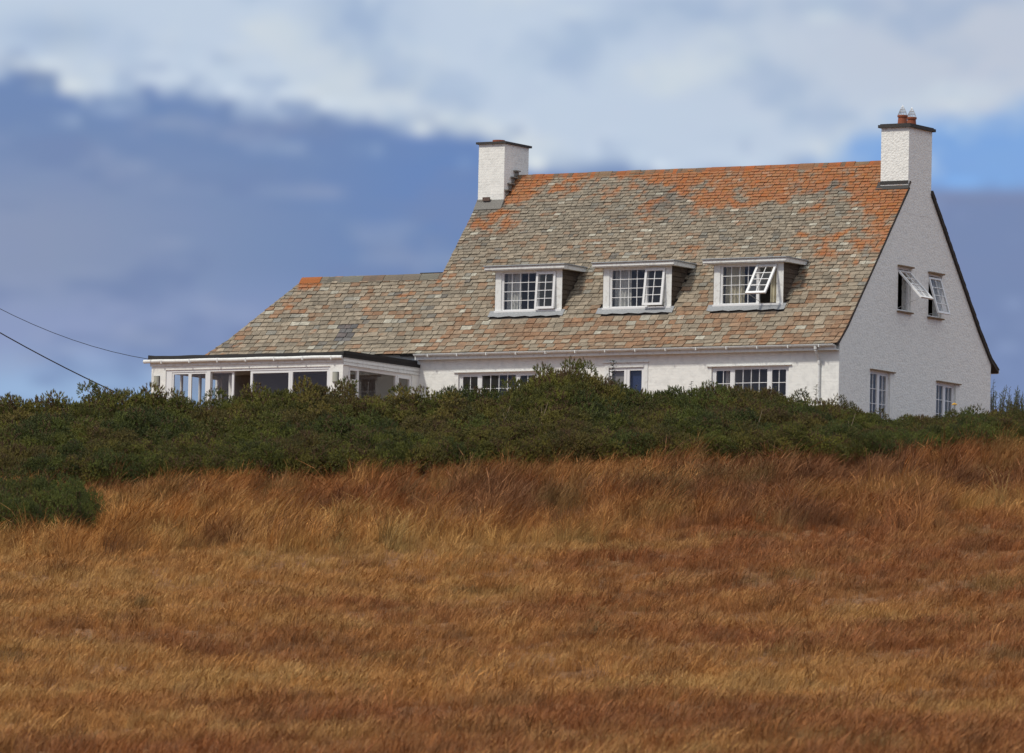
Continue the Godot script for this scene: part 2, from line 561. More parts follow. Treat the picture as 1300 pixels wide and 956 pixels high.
func slate_tone(x: float, t: float, total: float) -> Color:
	var r := rng.randf()
	var p := patch_noise.get_noise_2d(x, t * 1.3)
	var c: Color
	var low := smoothstep(2.6, 1.0, t) if x > -13.5 else 0.15
	var rust := 0.10 + 0.46 * low + 0.35 * maxf(0.0, p) * (0.4 + low)
	var up := smoothstep(0.45, 0.8, t / total)
	if r < rust: c = Color(0.33, 0.155, 0.072).lerp(Color(0.32, 0.215, 0.135), rng.randf())
	elif r < rust + 0.30: c = Color(0.37, 0.30, 0.215)
	elif r < rust + 0.60: c = Color(0.315, 0.258, 0.185)
	elif r < rust + 0.74: c = Color(0.235, 0.195, 0.142)
	elif r < rust + 0.78: c = Color(0.28, 0.27, 0.23)
	elif r < rust + 0.80: c = Color(0.15, 0.14, 0.125)
	else: c = Color(0.28, 0.205, 0.135)
	c = c.lerp(Color(0.30, 0.24, 0.168), 0.25)
	c = c.lerp(Color(0.245, 0.215, 0.165), up * 0.40)
	if p < -0.25 and up > 0.2: c = c.lerp(Color(0.10, 0.10, 0.095), minf(0.5, (-0.25 - p) * 1.6))
	if x < -16.6 and x > -17.2 and t > 0.75 and t < 1.45: c = c.lerp(Color(0.10, 0.105, 0.12), 0.75)
	if rng.randf() < 0.03: c = Color(0.47, 0.43, 0.34)
	c = Color(c.r * 1.03, c.g * 1.055, c.b * 1.09)
	return c * rng.randf_range(0.86, 1.14)

# one slate: x0..x1 at its tail, t0 tail, t1 head; cut gives the left edge a slant (metres at the head)
func slate_shape(b: Buf, x0: float, x1: float, t0: float, t1: float, cut: float, total: float) -> void:
	var tone := slate_tone((x0 + x1) * 0.5, (t0 + t1) * 0.5, total)
	var crust := rng.randf_range(0.75, 1.0)
	var th := rng.randf_range(0.018, 0.032)
	var lift := 0.024 + rng.randf_range(-0.004, 0.008)
	var skew := rng.randf_range(-0.006, 0.006)
	var sag := rng.randf_range(-0.004, 0.004)
	var nx := 3
	var nt := 3
	var pts := []
	var cols := []
	for j in nt + 1:
		var kt := float(j) / nt
		for i in nx + 1:
			var kx := float(i) / nx
			var l := x0 + cut * kt
			var x := lerpf(l, x1, kx)
			var jag := (rng.randf_range(-0.007, 0.007) if j == 0 else 0.0)
			var t := lerpf(t0 + skew * (kx - 0.5) * 2.0 + jag, t1, kt)
			pts.append(roof_pt(x, maxf(t, 0.0), lerpf(lift, 0.003, kt) + th + sag * (kx - 0.5) * 2.0 * (1.0 - kt)))
			var li := lichen(x, t, total)
			var c := tone * (1.0 + 0.55 * lichen_noise.get_noise_2d(x * 11.0, t * 14.0) + rng.randf_range(-0.10, 0.10))
			c = c.lerp(Color(0.50, 0.125, 0.022).lerp(Color(0.42, 0.17, 0.035), rng.randf()), li * rng.randf_range(0.7, 1.0) * crust)
			c.a = 1.0
			cols.append(c)
	for j in nt:
		for i in nx:
			var a := j * (nx + 1) + i
			var d := a + nx + 1
			b.tri_c(pts[a], pts[a + 1], pts[d + 1], cols[a], cols[a + 1], cols[d + 1])
			b.tri_c(pts[a], pts[d + 1], pts[d], cols[a], cols[d + 1], cols[d])
	var n3 := Vector3(0, prof[-2].x - prof[-1].x, prof[-1].y - prof[-2].y).normalized() * th
	for i in nx:
		b.tri_c(pts[i] - n3, pts[i + 1] - n3, pts[i + 1], cols[i] * 0.8, cols[i + 1] * 0.8, cols[i + 1])
		b.tri_c(pts[i] - n3, pts[i + 1], pts[i], cols[i] * 0.8, cols[i + 1], cols[i])
	var last := nt * (nx + 1)
	b.col = tone
	b.quad(pts[0] - n3, pts[0], pts[last], pts[last] - n3)
	b.quad(pts[nx], pts[nx] - n3, pts[last + nx] - n3, pts[last + nx])

func build_roof() -> void:
	lichen_noise.seed = 13; lichen_noise.frequency = 0.55; lichen_noise.fractal_octaves = 4
	patch_noise.seed = 17; patch_noise.frequency = 0.33; patch_noise.fractal_octaves = 3
	var acc := 0.0
	prof_len = [0.0]
	for i in prof.size() - 1:
		acc += prof[i].distance_to(prof[i + 1])
		prof_len.append(acc)
	var total := acc
	var tw := roof_t(WING_Y)
	# boarding under the slates, open where the dormers stand
	var b := Buf.new()
	var xs := [LEFT]
	for d in DORMERS: xs.append_array([d[0] + 0.04, d[1] - 0.04])
	xs.append(VERGE - 0.015)
	var t_lo := roof_t(3.86)
	var t_hi := roof_t(5.02)
	var t_ch := roof_t(7.37)
	for i in xs.size() - 1:
		var spans := [[0.0, t_lo], [t_hi, total]] if i % 2 == 1 else [[0.0, total]]
		for s in spans:
			var ts := [s[0]]
			for q in [prof_len[1], prof_len[2], prof_len[3], t_ch]:
				if q > s[0] + 0.001 and q < s[1] - 0.001: ts.append(q)
			ts.append(s[1])
			for k in ts.size() - 1:
				var lo := [roof_pt(xs[i], ts[k], -0.06), roof_pt(xs[i + 1], ts[k], -0.06), roof_pt(xs[i + 1], ts[k + 1], -0.06), roof_pt(xs[i], ts[k + 1], -0.06)]
				var up := [roof_pt(xs[i], ts[k]), roof_pt(xs[i + 1], ts[k]), roof_pt(xs[i + 1], ts[k + 1]), roof_pt(xs[i], ts[k + 1])]
				if i == xs.size() - 2 and ts[k] >= t_ch - 0.001:
					for q in [lo, up]:
						q[1].x = -0.89
						q[2].x = -0.89
				b.hull([lo[0], lo[1], lo[2], lo[3], up[0], up[1], up[2], up[3]])
	# lower wing with its hip
	var wt := [0.0]
	for q in prof_len:
		if q > 0.0 and q < tw: wt.append(q)
	wt.append(tw)
	for k in wt.size() - 1:
		var a := roof_pt(0, wt[k])
		var d := roof_pt(0, wt[k + 1])
		b.quad(Vector3(hip_x(a.z), a.y, a.z), Vector3(LEFT, a.y, a.z), Vector3(LEFT, d.y, d.z), Vector3(hip_x(d.z), d.y, d.z))
		b.quad(Vector3(hip_x(a.z), a.y, 2 * WING_Z - a.z), Vector3(hip_x(a.z), a.y, a.z), Vector3(hip_x(d.z), d.y, d.z), Vector3(hip_x(d.z), d.y, 2 * WING_Z - d.z))
		b.quad(Vector3(LEFT, a.y, 2 * WING_Z - a.z), Vector3(hip_x(a.z), a.y, 2 * WING_Z - a.z), Vector3(hip_x(d.z), d.y, 2 * WING_Z - d.z), Vector3(LEFT, d.y, 2 * WING_Z - d.z))
	# rear slope
	var rz := [Vector2(-4.94, 8.19), Vector2(-8.75, 3.62), Vector2(-9.55, 2.78), Vector2(-9.98, 2.50)]
	rz.insert(1, rz[0].lerp(rz[1], (5.64 - 4.94) / (8.75 - 4.94)))
	for k in 4:
		var p: Vector2 = rz[k]
		var q: Vector2 = rz[k + 1]
		var ve := VERGE + 0.02 if k > 0 else -0.89
		b.hull([Vector3(LEFT, q.y - 0.09, q.x), Vector3(ve, q.y - 0.09, q.x), Vector3(ve, p.y - 0.09, p.x), Vector3(LEFT, p.y - 0.09, p.x),
			Vector3(LEFT, q.y + 0.02, q.x), Vector3(ve, q.y + 0.02, q.x), Vector3(ve, p.y + 0.02, p.x), Vector3(LEFT, p.y + 0.02, p.x)])
	var roof := put("roof", b, M.deck, house)
	# ends of the rear slates along the verge
	var vb := Buf.new()
	for k in range(1, 4):
		var p: Vector2 = rz[k]
		var q: Vector2 = rz[k + 1]
		var n := int(p.distance_to(q) / 0.15)
		for m in n:
			var a := p.lerp(q, float(m) / n)
			var d := p.lerp(q, (m + 1.15) / n)
			var ox := VERGE + 0.02 + rng.randf_range(0.004, 0.016)
			var up := rng.randf_range(0.03, 0.055)
			vb.col = Color(0.14, 0.125, 0.10) * rng.randf_range(0.7, 1.5)
			vb.hull([Vector3(-0.2, d.y + up - 0.02, d.x), Vector3(ox, d.y + up - 0.02, d.x), Vector3(ox, a.y + 0.022, a.x), Vector3(-0.2, a.y + 0.022, a.x),
				Vector3(-0.2, d.y + up + 0.012, d.x), Vector3(ox, d.y + up + 0.012, d.x), Vector3(ox, a.y + 0.045, a.x), Vector3(-0.2, a.y + 0.045, a.x)])
	put("verge_slates", vb, M.slate, roof).set_meta("kind", "stuff")

	# slates in courses that grow smaller towards the ridge
	var made := []
	var t := -0.02
	var row := 0
	while t < total - 0.05:
		var e := lerpf(0.182, 0.118, smoothstep(0.3, 5.0, t))
		var wm := lerpf(0.275, 0.215, smoothstep(0.5, 5.5, t))
		var t1 := minf(t + e * 1.25, total)
		var z := roof_pt(0, maxf(t, 0.0)).z
		var y := roof_pt(0, maxf(t, 0.0)).y
		var wing := t < tw - 0.06
		var x := hip_x(z) if wing else LEFT
		var first := true
		var drift := patch_noise.get_noise_1d(row * 9.0) * 0.004
		while x < VERGE - 0.02:
			var w := wm * rng.randf_range(0.72, 1.36)
			if first and row % 2: w *= 0.6
			var x1 := minf(x + w, VERGE)
			if VERGE - x1 < 0.1: x1 = VERGE
			var mid := (x + x1) * 0.5
			var hidden := false
			var zt := roof_pt(0, maxf(t1, 0.0)).z
			for d in DORMERS:
				if mid > d[0] and mid < d[1] and zt < DORMER_Z + 0.06 and y < 5.06: hidden = true
			if (mid > -0.9 and z < -4.28) or (mid < -13.6 and z < -4.28): hidden = true
			if not hidden:
				made.append([x + 0.008, x1 - 0.008, t + drift, t1, (hip_x(roof_pt(0, t1).z) - hip_x(z)) if first and wing else 0.0, w * e])
			x = x1
			first = false
		t += e
		row += 1
	var order := range(made.size())
	order.sort_custom(func(p, q): return made[p][5] > made[q][5])
	var single := {}
	for k in 300: single[order[k]] = true
	var rest := Buf.new()
	for i in made.size():
		var s: Array = made[i]
		if single.has(i):
			var one := Buf.new()
			slate_shape(one, s[0], s[1], s[2], s[3], s[4], total)
			put("slate", one, M.slate, roof)
		else:
			slate_shape(rest, s[0], s[1], s[2], s[3], s[4], total)
	var o := put("slates", rest, M.slate, roof)
	o.set_meta("kind", "stuff")

	# ridge tiles
	var x := -13.55
	while x < -0.95:
		var w := minf(rng.randf_range(0.40, 0.52), -0.92 - x)
		ridge_tile(roof, x, w, Vector2(-4.94, 8.20), Color(0.34, 0.11, 0.03).lerp(Color(0.25, 0.17, 0.10), pow(rng.randf(), 1.6)), true)
		x += w
		if -0.92 - x < 0.08: break
	x = hip_x(WING_Z) - 0.1
	var first_tile := true
	while x < -14.5:
		var w := rng.randf_range(0.55, 0.8)
		w = minf(w, -14.42 - x)
		ridge_tile(roof, x, w, Vector2(WING_Z, WING_Y + 0.03), Color(0.42, 0.13, 0.03) if first_tile else Color(0.20, 0.20, 0.165).lerp(Color(0.21, 0.13, 0.085), rng.randf()), false)
		first_tile = false
		x += w
	# tiles down the hip
	for k in 11:
		var h0 := roof_pt(0, tw * k / 11.0)
		var h1 := roof_pt(0, tw * (k + 1.15) / 11.0)
		var hb := Buf.new()
		hb.col = slate_tone(-20, 1.0, total)
		var p0 := Vector3(hip_x(h0.z) - 0.02, h0.y + 0.045, h0.z - 0.02)
		var p1 := Vector3(hip_x(h1.z) - 0.02, h1.y + 0.02, h1.z - 0.02)
		var r := Vector3(0.13, -0.03, 0.05)
		var l := Vector3(-0.09, -0.07, -0.10)
		hb.quad(p0, p0 + r, p1 + r, p1)
		hb.quad(p0 + l, p0, p1, p1 + l)
		hb.quad(p0 + r, p0, p0 + l, p0 + l - Vector3(0, 0.02, 0))
		put("hip_slate", hb, M.slate, roof)

func ridge_tile(roof: Node3D, x: float, w: float, at: Vector2, c: Color, steep: bool) -> void:
	var b := Buf.new()
	var tilt := rng.randf_range(-0.012, 0.012)
	var dy := rng.randf_range(-0.008, 0.01)
	var half := 0.17
	var drop := 0.165 if steep else 0.15
	var sec := [Vector2(half, -drop), Vector2(0.075, -0.02), Vector2(0.0, 0.045), Vector2(-0.075, -0.02), Vector2(-half, -drop)]
	var inner := []
	for s in sec: inner.append(s * 0.86 + Vector2(0, -0.012))
	var l := x + 0.006
	var r := x + w - 0.006
	var steps := 3
	for q in steps:
		var xa := lerpf(l, r, float(q) / steps)
		var xb := lerpf(l, r, float(q + 1) / steps)
		var k := lichen_noise.get_noise_2d(xa * 6.0, 77.0 + at.y)
		var cc := c.lerp(Color(0.46, 0.12, 0.022), smoothstep(-0.1, 0.3, k) * (0.85 if steep else 0.0))
		cc = cc.lerp(Color(0.13, 0.115, 0.09), smoothstep(0.15, 0.4, lichen_noise.get_noise_2d(xa * 9.0, 177.0)) * 0.8)
		cc.a = 1.0
		b.col = cc
		for i in 4:
			var p: Vector2 = sec[i]
			var s: Vector2 = sec[i + 1]
			var ya := at.y + dy + tilt * (xa - x)
			var yb := at.y + dy + tilt * (xb - x)
			b.quad(Vector3(xa, ya + p.y, at.x + p.x), Vector3(xb, yb + p.y, at.x + p.x), Vector3(xb, yb + s.y, at.x + s.x), Vector3(xa, ya + s.y, at.x + s.x))
	for i in 4:
		for e in [l, r]:
			var p: Vector2 = sec[i]
			var s: Vector2 = sec[i + 1]
			var ip: Vector2 = inner[i]
			var iq: Vector2 = inner[i + 1]
			b.quad(Vector3(e, at.y + dy + p.y, at.x + p.x), Vector3(e, at.y + dy + s.y, at.x + s.x), Vector3(e, at.y + dy + iq.y, at.x + iq.x), Vector3(e, at.y + dy + ip.y, at.x + ip.x))
	put("ridge_tile", b, M.slate, roof)


# ------------------------------------------------------------------ the house
func brick_face(b: Buf, xf: Transform3D, x0: float, y0: float, x1: float, y1: float, holes: Array, proud := 0.006) -> void:
	b.xf = xf
	var course := 0.076
	var y := y0
	var row := 0
	while y < y1 - 0.03:
		var x := x0 - (0.112 if row % 2 else 0.0)
		var top := minf(y + course - 0.011, y1)
		while x < x1:
			var l := maxf(x + rng.randf_range(0, 0.004), x0)
			var r := minf(x + 0.214 + rng.randf_range(-0.004, 0.002), x1)
			var ok := r - l > 0.02
			for h in holes:
				if r > h[0] and l < h[2] and top > h[1] and y < h[3]:
					if l < h[0] and h[0] - l > 0.03: r = h[0]
					elif r > h[2] and r - h[2] > 0.03: l = h[2]
					else: ok = false
			if ok:
				var p := proud + rng.randf_range(-0.001, 0.001)
				b.box(Vector3(l, y, -0.002), Vector3(r, top, p))
			x += 0.225
		y += course
		row += 1
	b.xf = Transform3D.IDENTITY

func build_house() -> void:
	house = node("white_house", self)
	tag(house, "white house with lichened slate roof, three dormers, two chimneys and sunroom", "house")
	build_roof()
	var zw := -0.28
	var front := Transform3D(Basis(), Vector3(0, 0, zw))
	var side := Transform3D(Basis(Vector3(0, 0, -1), Vector3.UP, Vector3.RIGHT), Vector3.ZERO)       # x of the wall runs along -z, faces +x
	var win_a := [-12.62, 0.62, -9.92, 1.95]
	var win_b := [-4.14, 0.62, -1.62, 1.955]
	var door := [-7.56, 0.02, -6.33, 2.03]
	var b := Buf.new()
	wall_shape(b, front, [[-21.1, 2.58], [-0.004, 2.58]], -0.6, [win_a, win_b, door], 0.3)
	put("front_wall", b, M.masonry_paint, house)
	var bb := Buf.new()
	var pad := 0.0
	brick_face(bb, front, -13.9, 0.4, -0.012, 2.40, [win_a, win_b, [door[0] - 0.1, 0.0, door[2] + 0.1, 2.16]], 0.0022)
	put("painted_bricks", bb, M.masonry_paint, house).set_meta("kind", "stuff")
	# gable towards us on the right
	var lo_1 := [2.15, 0.48, 3.36, 1.93]
	var lo_2 := [6.20, 0.48, 7.42, 1.89]
	var up_1 := [3.72, 3.76, 4.52, 5.02]
	var up_2 := [5.60, 3.74, 6.42, 4.99]
	b = Buf.new()
	wall_shape(b, side, [[0.281, 2.58], [0.69, 3.03], [1.27, 3.74], [4.94, 8.12], [8.75, 3.58], [9.6, 2.70]], -0.6, [lo_1, lo_2, up_1, up_2], 0.3)
	put("gable_wall", b, M.render, house)
	# the walls out of sight close the house
	b = Buf.new()
	b.box(Vector3(LEFT, -0.6, -9.6), Vector3(-0.302, 2.6, -9.3))
	wall_shape(b, Transform3D(Basis(Vector3(0, 0, 1), Vector3.UP, Vector3.LEFT), Vector3(LEFT + 0.02, 0, 0)), [[-9.6, 2.70], [-8.75, 3.58], [-4.94, 8.12], [-1.27, 3.74], [-0.59, 2.9]], -0.6, [], 0.3)
	b.box(Vector3(-21.1, -0.6, -4.5), Vector3(LEFT, 2.56, -4.2))
	b.box(Vector3(-21.1, -0.6, -4.198), Vector3(-20.8, 2.55, -0.582))
	put("rear_wall", b, M.masonry_paint, house)
	b = Buf.new()
	b.box(Vector3(-14.1, 2.42, -9.28), Vector3(-0.31, 2.56, -0.60))
	b.box(Vector3(-14.1, 5.3, -6.9), Vector3(-0.31, 5.4, -2.9))
	put("ceiling", b, M.interior, house)
	b = Buf.new()
	b.box(Vector3(-14.1, -0.1, -9.28), Vector3(-0.31, 0.0, -0.60))
	put("floor", b, M.floorboards, house)
	b = Buf.new()
	b.box(Vector3(-14.1, 0.0, -4.6), Vector3(-3.8, 2.42, -4.5))
	b.box(Vector3(-14.1, 2.56, -4.7), Vector3(-3.8, 5.3, -4.6))
	for x in [-9.2, -5.4, -3.85]: b.box(Vector3(x, 0.0, -4.5), Vector3(x + 0.1, 2.42, -0.6))
	for x in [-9.1, -5.4, -1.3]: b.box(Vector3(x, 2.56, -4.6), Vector3(x + 0.1, 5.3, -2.75))
	put("partition", b, M.interior, house)

	# ground-floor windows on the front
	for w in [win_a, win_b]:
		front_window(w, front)
	french_door(door, front)
	# windows in the gable
	for g in [[lo_1, 2], [lo_2, 2]]:
		gable_window(g[0], side)
	upper_window(up_1, side, 44.0)
	upper_window(up_2, side, 17.5)
	for i in 3: build_dormer(i)
	build_chimneys()
	build_gutters()
	build_sunroom()
	house_curtains()

func front_window(h: Array, front: Transform3D) -> void:
	var w := node("front_window", house)
	var xf := front * Transform3D(Basis(), Vector3(0, 0, -0.09))
	var fr := Buf.new()
	fr.xf = xf
	var x0: float = h[0]
	var x1: float = h[2]
	var y0: float = h[1]
	var y1: float = h[3]
	fr.box(Vector3(x0, y0, -0.05), Vector3(x0 + 0.07, y1, 0.03))
	fr.box(Vector3(x1 - 0.07, y0, -0.05), Vector3(x1, y1, 0.03))
	fr.box(Vector3(x0 + 0.07, y1 - 0.06, -0.05), Vector3(x1 - 0.07, y1, 0.029))
	fr.box(Vector3(x0 + 0.07, y0, -0.05), Vector3(x1 - 0.07, y0 + 0.07, 0.029))
	var a := lerpf(x0, x1, 0.265)
	var c := lerpf(x0, x1, 0.735)
	for x in [a, c]: fr.box(Vector3(x - 0.035, y0 + 0.07, -0.05), Vector3(x + 0.035, y1 - 0.06, 0.028))
	put("frame", fr, M.white_gloss, w)
	glazing(w, xf, x0 + 0.072, y0 + 0.072, a - 0.037, y1 - 0.062, 0.05, 2, 3, "casement")
	glazing(w, xf, a + 0.037, y0 + 0.072, c - 0.037, y1 - 0.062, 0.025, 4, 3, "fixed_light")
	glazing(w, xf, c + 0.037, y0 + 0.072, x1 - 0.072, y1 - 0.062, 0.05, 2, 3, "casement")
	var s := Buf.new()
	s.xf = front
	s.box(Vector3(x0 - 0.14, y1 + 0.004, 0.0), Vector3(x1 + 0.10, y1 + 0.03, 0.055))
	put("drip_tile", s, M.aged_white, w)
	s = Buf.new()
	s.xf = front
	s.box(Vector3(x0 - 0.06, y0 - 0.06, -0.1), Vector3(x1 + 0.06, y0 - 0.002, 0.06))
	put("sill", s, M.aged_white, w)

func french_door(h: Array, front: Transform3D) -> void:
	var w := node("french_door", house)
	var xf := front * Transform3D(Basis(), Vector3(0, 0, -0.05))
	var fr := Buf.new()
	fr.xf = front
	fr.box(Vector3(h[0] - 0.10, 0.0, -0.02), Vector3(h[0] + 0.03, 2.13, 0.022))
	fr.box(Vector3(h[2] - 0.03, 0.0, -0.02), Vector3(h[2] + 0.10, 2.13, 0.022))
	fr.box(Vector3(h[0] + 0.03, 2.0, -0.02), Vector3(h[2] - 0.03, 2.129, 0.02))
	fr.box(Vector3(h[0] - 0.14, 2.132, -0.01), Vector3(h[2] + 0.14, 2.165, 0.06))
	put("door_frame", fr, M.aged_white, w)
	var mid: float = (h[0] + h[2]) * 0.5
	for k in 2:
		var x0: float = h[0] + 0.035 if k == 0 else mid + 0.006
		var x1: float = mid - 0.006 if k == 0 else h[2] - 0.035
		glazing(w, xf, x0, 0.04, x1, 1.995, 0.085, 1, 1, "door_leaf")
	var kn := Buf.new()
	kn.xf = xf
	kn.lathe(Vector3(mid + 0.05, 1.0, 0.03), [[0.0, -0.02], [0.02, -0.01], [0.02, 0.01], [0.0, 0.02]], 8)
	put("door_handle", kn, M.wire, w)
	var bl := Buf.new()
	bl.xf = xf
	bl.box(Vector3(mid + 0.05, 0.1, -0.10), Vector3(h[2] - 0.08, 1.95, -0.09))
	put("blind", bl, M.navy, w).set_meta("label", "navy blue blind behind the glass of one leaf")
	bl = Buf.new()
	bl.xf = xf
	bl.box(Vector3(h[0] + 0.06, 0.1, -0.10), Vector3(mid - 0.05, 1.95, -0.09))
	put("blind", bl, M.grey_blind, w).set_meta("label", "grey blind behind the glass of one leaf")

func gable_window(h: Array, side: Transform3D) -> void:
	var w := node("gable_window", house)
	var xf := side * Transform3D(Basis(), Vector3(0, 0, -0.10))
	var mid := lerpf(h[0], h[2], 0.5)
	var fr := Buf.new()
	fr.xf = xf
	fr.box(Vector3(h[0], h[1], -0.04), Vector3(h[0] + 0.06, h[3], 0.03))
	fr.box(Vector3(h[2] - 0.06, h[1], -0.04), Vector3(h[2], h[3], 0.03))
	fr.box(Vector3(h[0] + 0.06, h[3] - 0.05, -0.04), Vector3(h[2] - 0.06, h[3], 0.029))
	fr.box(Vector3(h[0] + 0.06, h[1], -0.04), Vector3(h[2] - 0.06, h[1] + 0.06, 0.029))
	fr.box(Vector3(mid - 0.03, h[1] + 0.06, -0.04), Vector3(mid + 0.03, h[3] - 0.05, 0.028))
	put("frame", fr, M.white_gloss, w)
	glazing(w, xf, h[0] + 0.062, h[1] + 0.062, mid - 0.032, h[3] - 0.052, 0.035, 2, 3, "fixed_light")
	glazing(w, xf, mid + 0.032, h[1] + 0.062, h[2] - 0.062, h[3] - 0.052, 0.055, 2, 3, "casement")
	var s := Buf.new()
	s.xf = side
	s.box(Vector3(h[0] - 0.04, h[3] + 0.002, -0.01), Vector3(h[2] + 0.22, h[3] + 0.035, 0.07))
	put("drip_tile", s, M.tile, w)
	s = Buf.new()
	s.xf = side
	s.box(Vector3(h[0] - 0.05, h[1] - 0.06, -0.1), Vector3(h[2] + 0.05, h[1] - 0.002, 0.07))
	put("sill", s, M.tile, w)

func upper_window(h: Array, side: Transform3D, open: float) -> void:
	var w := node("upper_window", house)
	var xf := side * Transform3D(Basis(), Vector3(0, 0, -0.10))
	var fr := Buf.new()
	fr.xf = xf
	fr.box(Vector3(h[0], h[1], -0.04), Vector3(h[0] + 0.05, h[3], 0.03))
	fr.box(Vector3(h[2] - 0.05, h[1], -0.04), Vector3(h[2], h[3], 0.03))
	fr.box(Vector3(h[0] + 0.05, h[3] - 0.05, -0.04), Vector3(h[2] - 0.05, h[3], 0.029))
	fr.box(Vector3(h[0] + 0.05, h[1], -0.04), Vector3(h[2] - 0.05, h[1] + 0.05, 0.029))
	put("frame", fr, M.white_gloss, w)
	var cx := hung(xf * Transform3D(Basis(), Vector3(0, 0, 0.05)), h[3] - 0.10, open)
	glazing(w, cx, h[0] + 0.03, h[1] + 0.05, h[2] - 0.03, h[3] - 0.10, 0.06, 2, 4, "casement")
	var stay := Buf.new()
	stay.xf = side
	var low: Vector3 = side.affine_inverse() * (cx * Vector3(h[0] + 0.06, h[1] + 0.06, 0))
	stay.tube([Vector3(h[0] + 0.06, h[1] + 0.06, -0.06), low], [0.008, 0.008], 5)
	put("casement_stay", stay, M.wire, w)
	for k in 2:
		var s := Buf.new()
		s.xf = side
		var y: float = h[3] + 0.03 if k == 0 else h[1] - 0.025
		var x: float = h[0] - 0.05
		while x < h[2] + 0.04:
			s.box(Vector3(x, y - 0.022 + rng.randf_range(-0.003, 0.003), -0.10), Vector3(minf(x + 0.225, h[2] + 0.05), y + 0.022, 0.085))
			x += 0.232
		put("lintel_tiles" if k == 0 else "sill", s, M.tile, w)

func build_dormer(i: int) -> void:
	var x0: float = DORMERS[i][0]
	var x1: float = DORMERS[i][1]
	var d := node("dormer", house)
	var zf := DORMER_Z
	var y0 := 3.75
	var y1 := 4.99
	var xf := Transform3D(Basis(), Vector3(0, 0, zf))
	# posts, sill and head
	var b := Buf.new()
	b.xf = xf
	b.box(Vector3(x0, y0, -0.14), Vector3(x0 + 0.2, y1, 0.0))
	b.box(Vector3(x1 - 0.2, y0, -0.14), Vector3(x1, y1, 0.0))
	b.box(Vector3(x0 + 0.2, y1 - 0.05, -0.14), Vector3(x1 - 0.2, y1, -0.002))
	put("corner_posts", b, M.aged_white, d)
	b = Buf.new()
	b.xf = xf
	b.box(Vector3(x0 - 0.01, y0 - 0.02, -0.12), Vector3(x1 + 0.01, y0 + 0.075, 0.045))
	put("sill", b, M.white_gloss, d)
	# window
	var wf := xf * Transform3D(Basis(), Vector3(0, 0, -0.06))
	var a := x0 + 0.2
	var c := x1 - 0.2
	var split := lerpf(a, c, 0.66)
	b = Buf.new()
	b.xf = wf
	b.box(Vector3(a, y0 + 0.075, -0.04), Vector3(a + 0.04, y1 - 0.05, 0.03))
	b.box(Vector3(c - 0.04, y0 + 0.075, -0.04), Vector3(c, y1 - 0.05, 0.03))
	b.box(Vector3(split - 0.03, y0 + 0.075, -0.04), Vector3(split + 0.03, y1 - 0.05, 0.028))
	put("frame", b, M.white_gloss, d)
	glazing(d, wf, a + 0.042, y0 + 0.077, split - 0.032, y1 - 0.052, 0.03, 4, 4, "fixed_light")
	var open: float = [4.5, 8.5, 37.0][i]
	var cx := hung(wf * Transform3D(Basis(), Vector3(0, 0, 0.045)), y1 - 0.06, open)
	glazing(d, cx, split - 0.03, y0 + 0.09, c - 0.01, y1 - 0.06, 0.07, 2, 4, "casement")
	if i == 2:
		var stay := Buf.new()
		stay.tube([Vector3(split + 0.06, y0 + 0.12, zf - 0.08), cx * Vector3(split + 0.02, y0 + 0.12, 0)], [0.008, 0.008], 5)
		put("casement_stay", stay, M.wire, d)
	# cheeks hung with slates, courses standing proud
	for k in 2:
		var x := x1 if k == 1 else x0
		var s := 1.0 if k == 1 else -1.0
		b = Buf.new()
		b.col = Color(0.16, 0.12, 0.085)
		var rows := 9
		for r in rows:
			var ya := lerpf(y0 - 0.05, y1, float(r) / rows)
			var yb := lerpf(y0 - 0.05, y1, float(r + 1) / rows)
			var back := roof_pt(0, roof_t(yb)).z - 0.05
			var z := zf - 0.0
			while z > back + 0.01:
				var zn := maxf(z - rng.randf_range(0.2, 0.32), back)
				var tn := rng.randf_range(0.8, 1.25)
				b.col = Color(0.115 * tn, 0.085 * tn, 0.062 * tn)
				var o0 := 0.02 + rng.randf_range(0.0, 0.004)
				var p := [Vector3(x, ya, zn), Vector3(x + s * o0, ya, zn), Vector3(x + s * 0.004, yb, zn), Vector3(x, yb, zn), Vector3(x, ya, z - 0.003), Vector3(x + s * o0, ya, z - 0.003), Vector3(x + s * 0.004, yb, z - 0.003), Vector3(x, yb, z - 0.003)]
				b.hull(p)
				z = zn
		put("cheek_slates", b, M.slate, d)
		b = Buf.new()
		var zb := roof_pt(0, roof_t(y1)).z - 0.06
		var t0 := Vector3(x - s * 0.002, y0 - 0.05, zf - 0.01)
		var t1 := Vector3(x - s * 0.002, y1, zf - 0.01)
		var t2 := Vector3(x - s * 0.002, y1, zb)
		var inn := Vector3(-s * 0.08, 0, 0)
		if k == 1:
			b.tri(t0, t2, t1); b.tri(t0 + inn, t1 + inn, t2 + inn)
		else:
			b.tri(t0, t1, t2); b.tri(t0 + inn, t2 + inn, t1 + inn)
		put("cheek_wall", b, M.interior, d)
	# flat roof with its white fascia, tapering back into the slope
	b = Buf.new()
	var f0 := x0 - 0.27
	var f1 := x1 + 0.17
	var zo := zf + 0.20
	b.box(Vector3(f0, y1 + 0.002, zf - 1.36), Vector3(f1, y1 + 0.03, zo - 0.03))
	b.box(Vector3(f0, y1 + 0.03, zo - 0.03), Vector3(f1, y1 + 0.125, zo))
	b.box(Vector3(f0 - 0.0, y1 + 0.03, zf - 1.36), Vector3(f0 + 0.03, y1 + 0.122, zo - 0.03))
	b.box(Vector3(f1 - 0.03, y1 + 0.03, zf - 1.36), Vector3(f1, y1 + 0.122, zo - 0.03))
	put("fascia", b, M.aged_white, d)
	b = Buf.new()
	b.xf = Transform3D(Basis(), Vector3(0, y1 + 0.135, zo + 0.02))
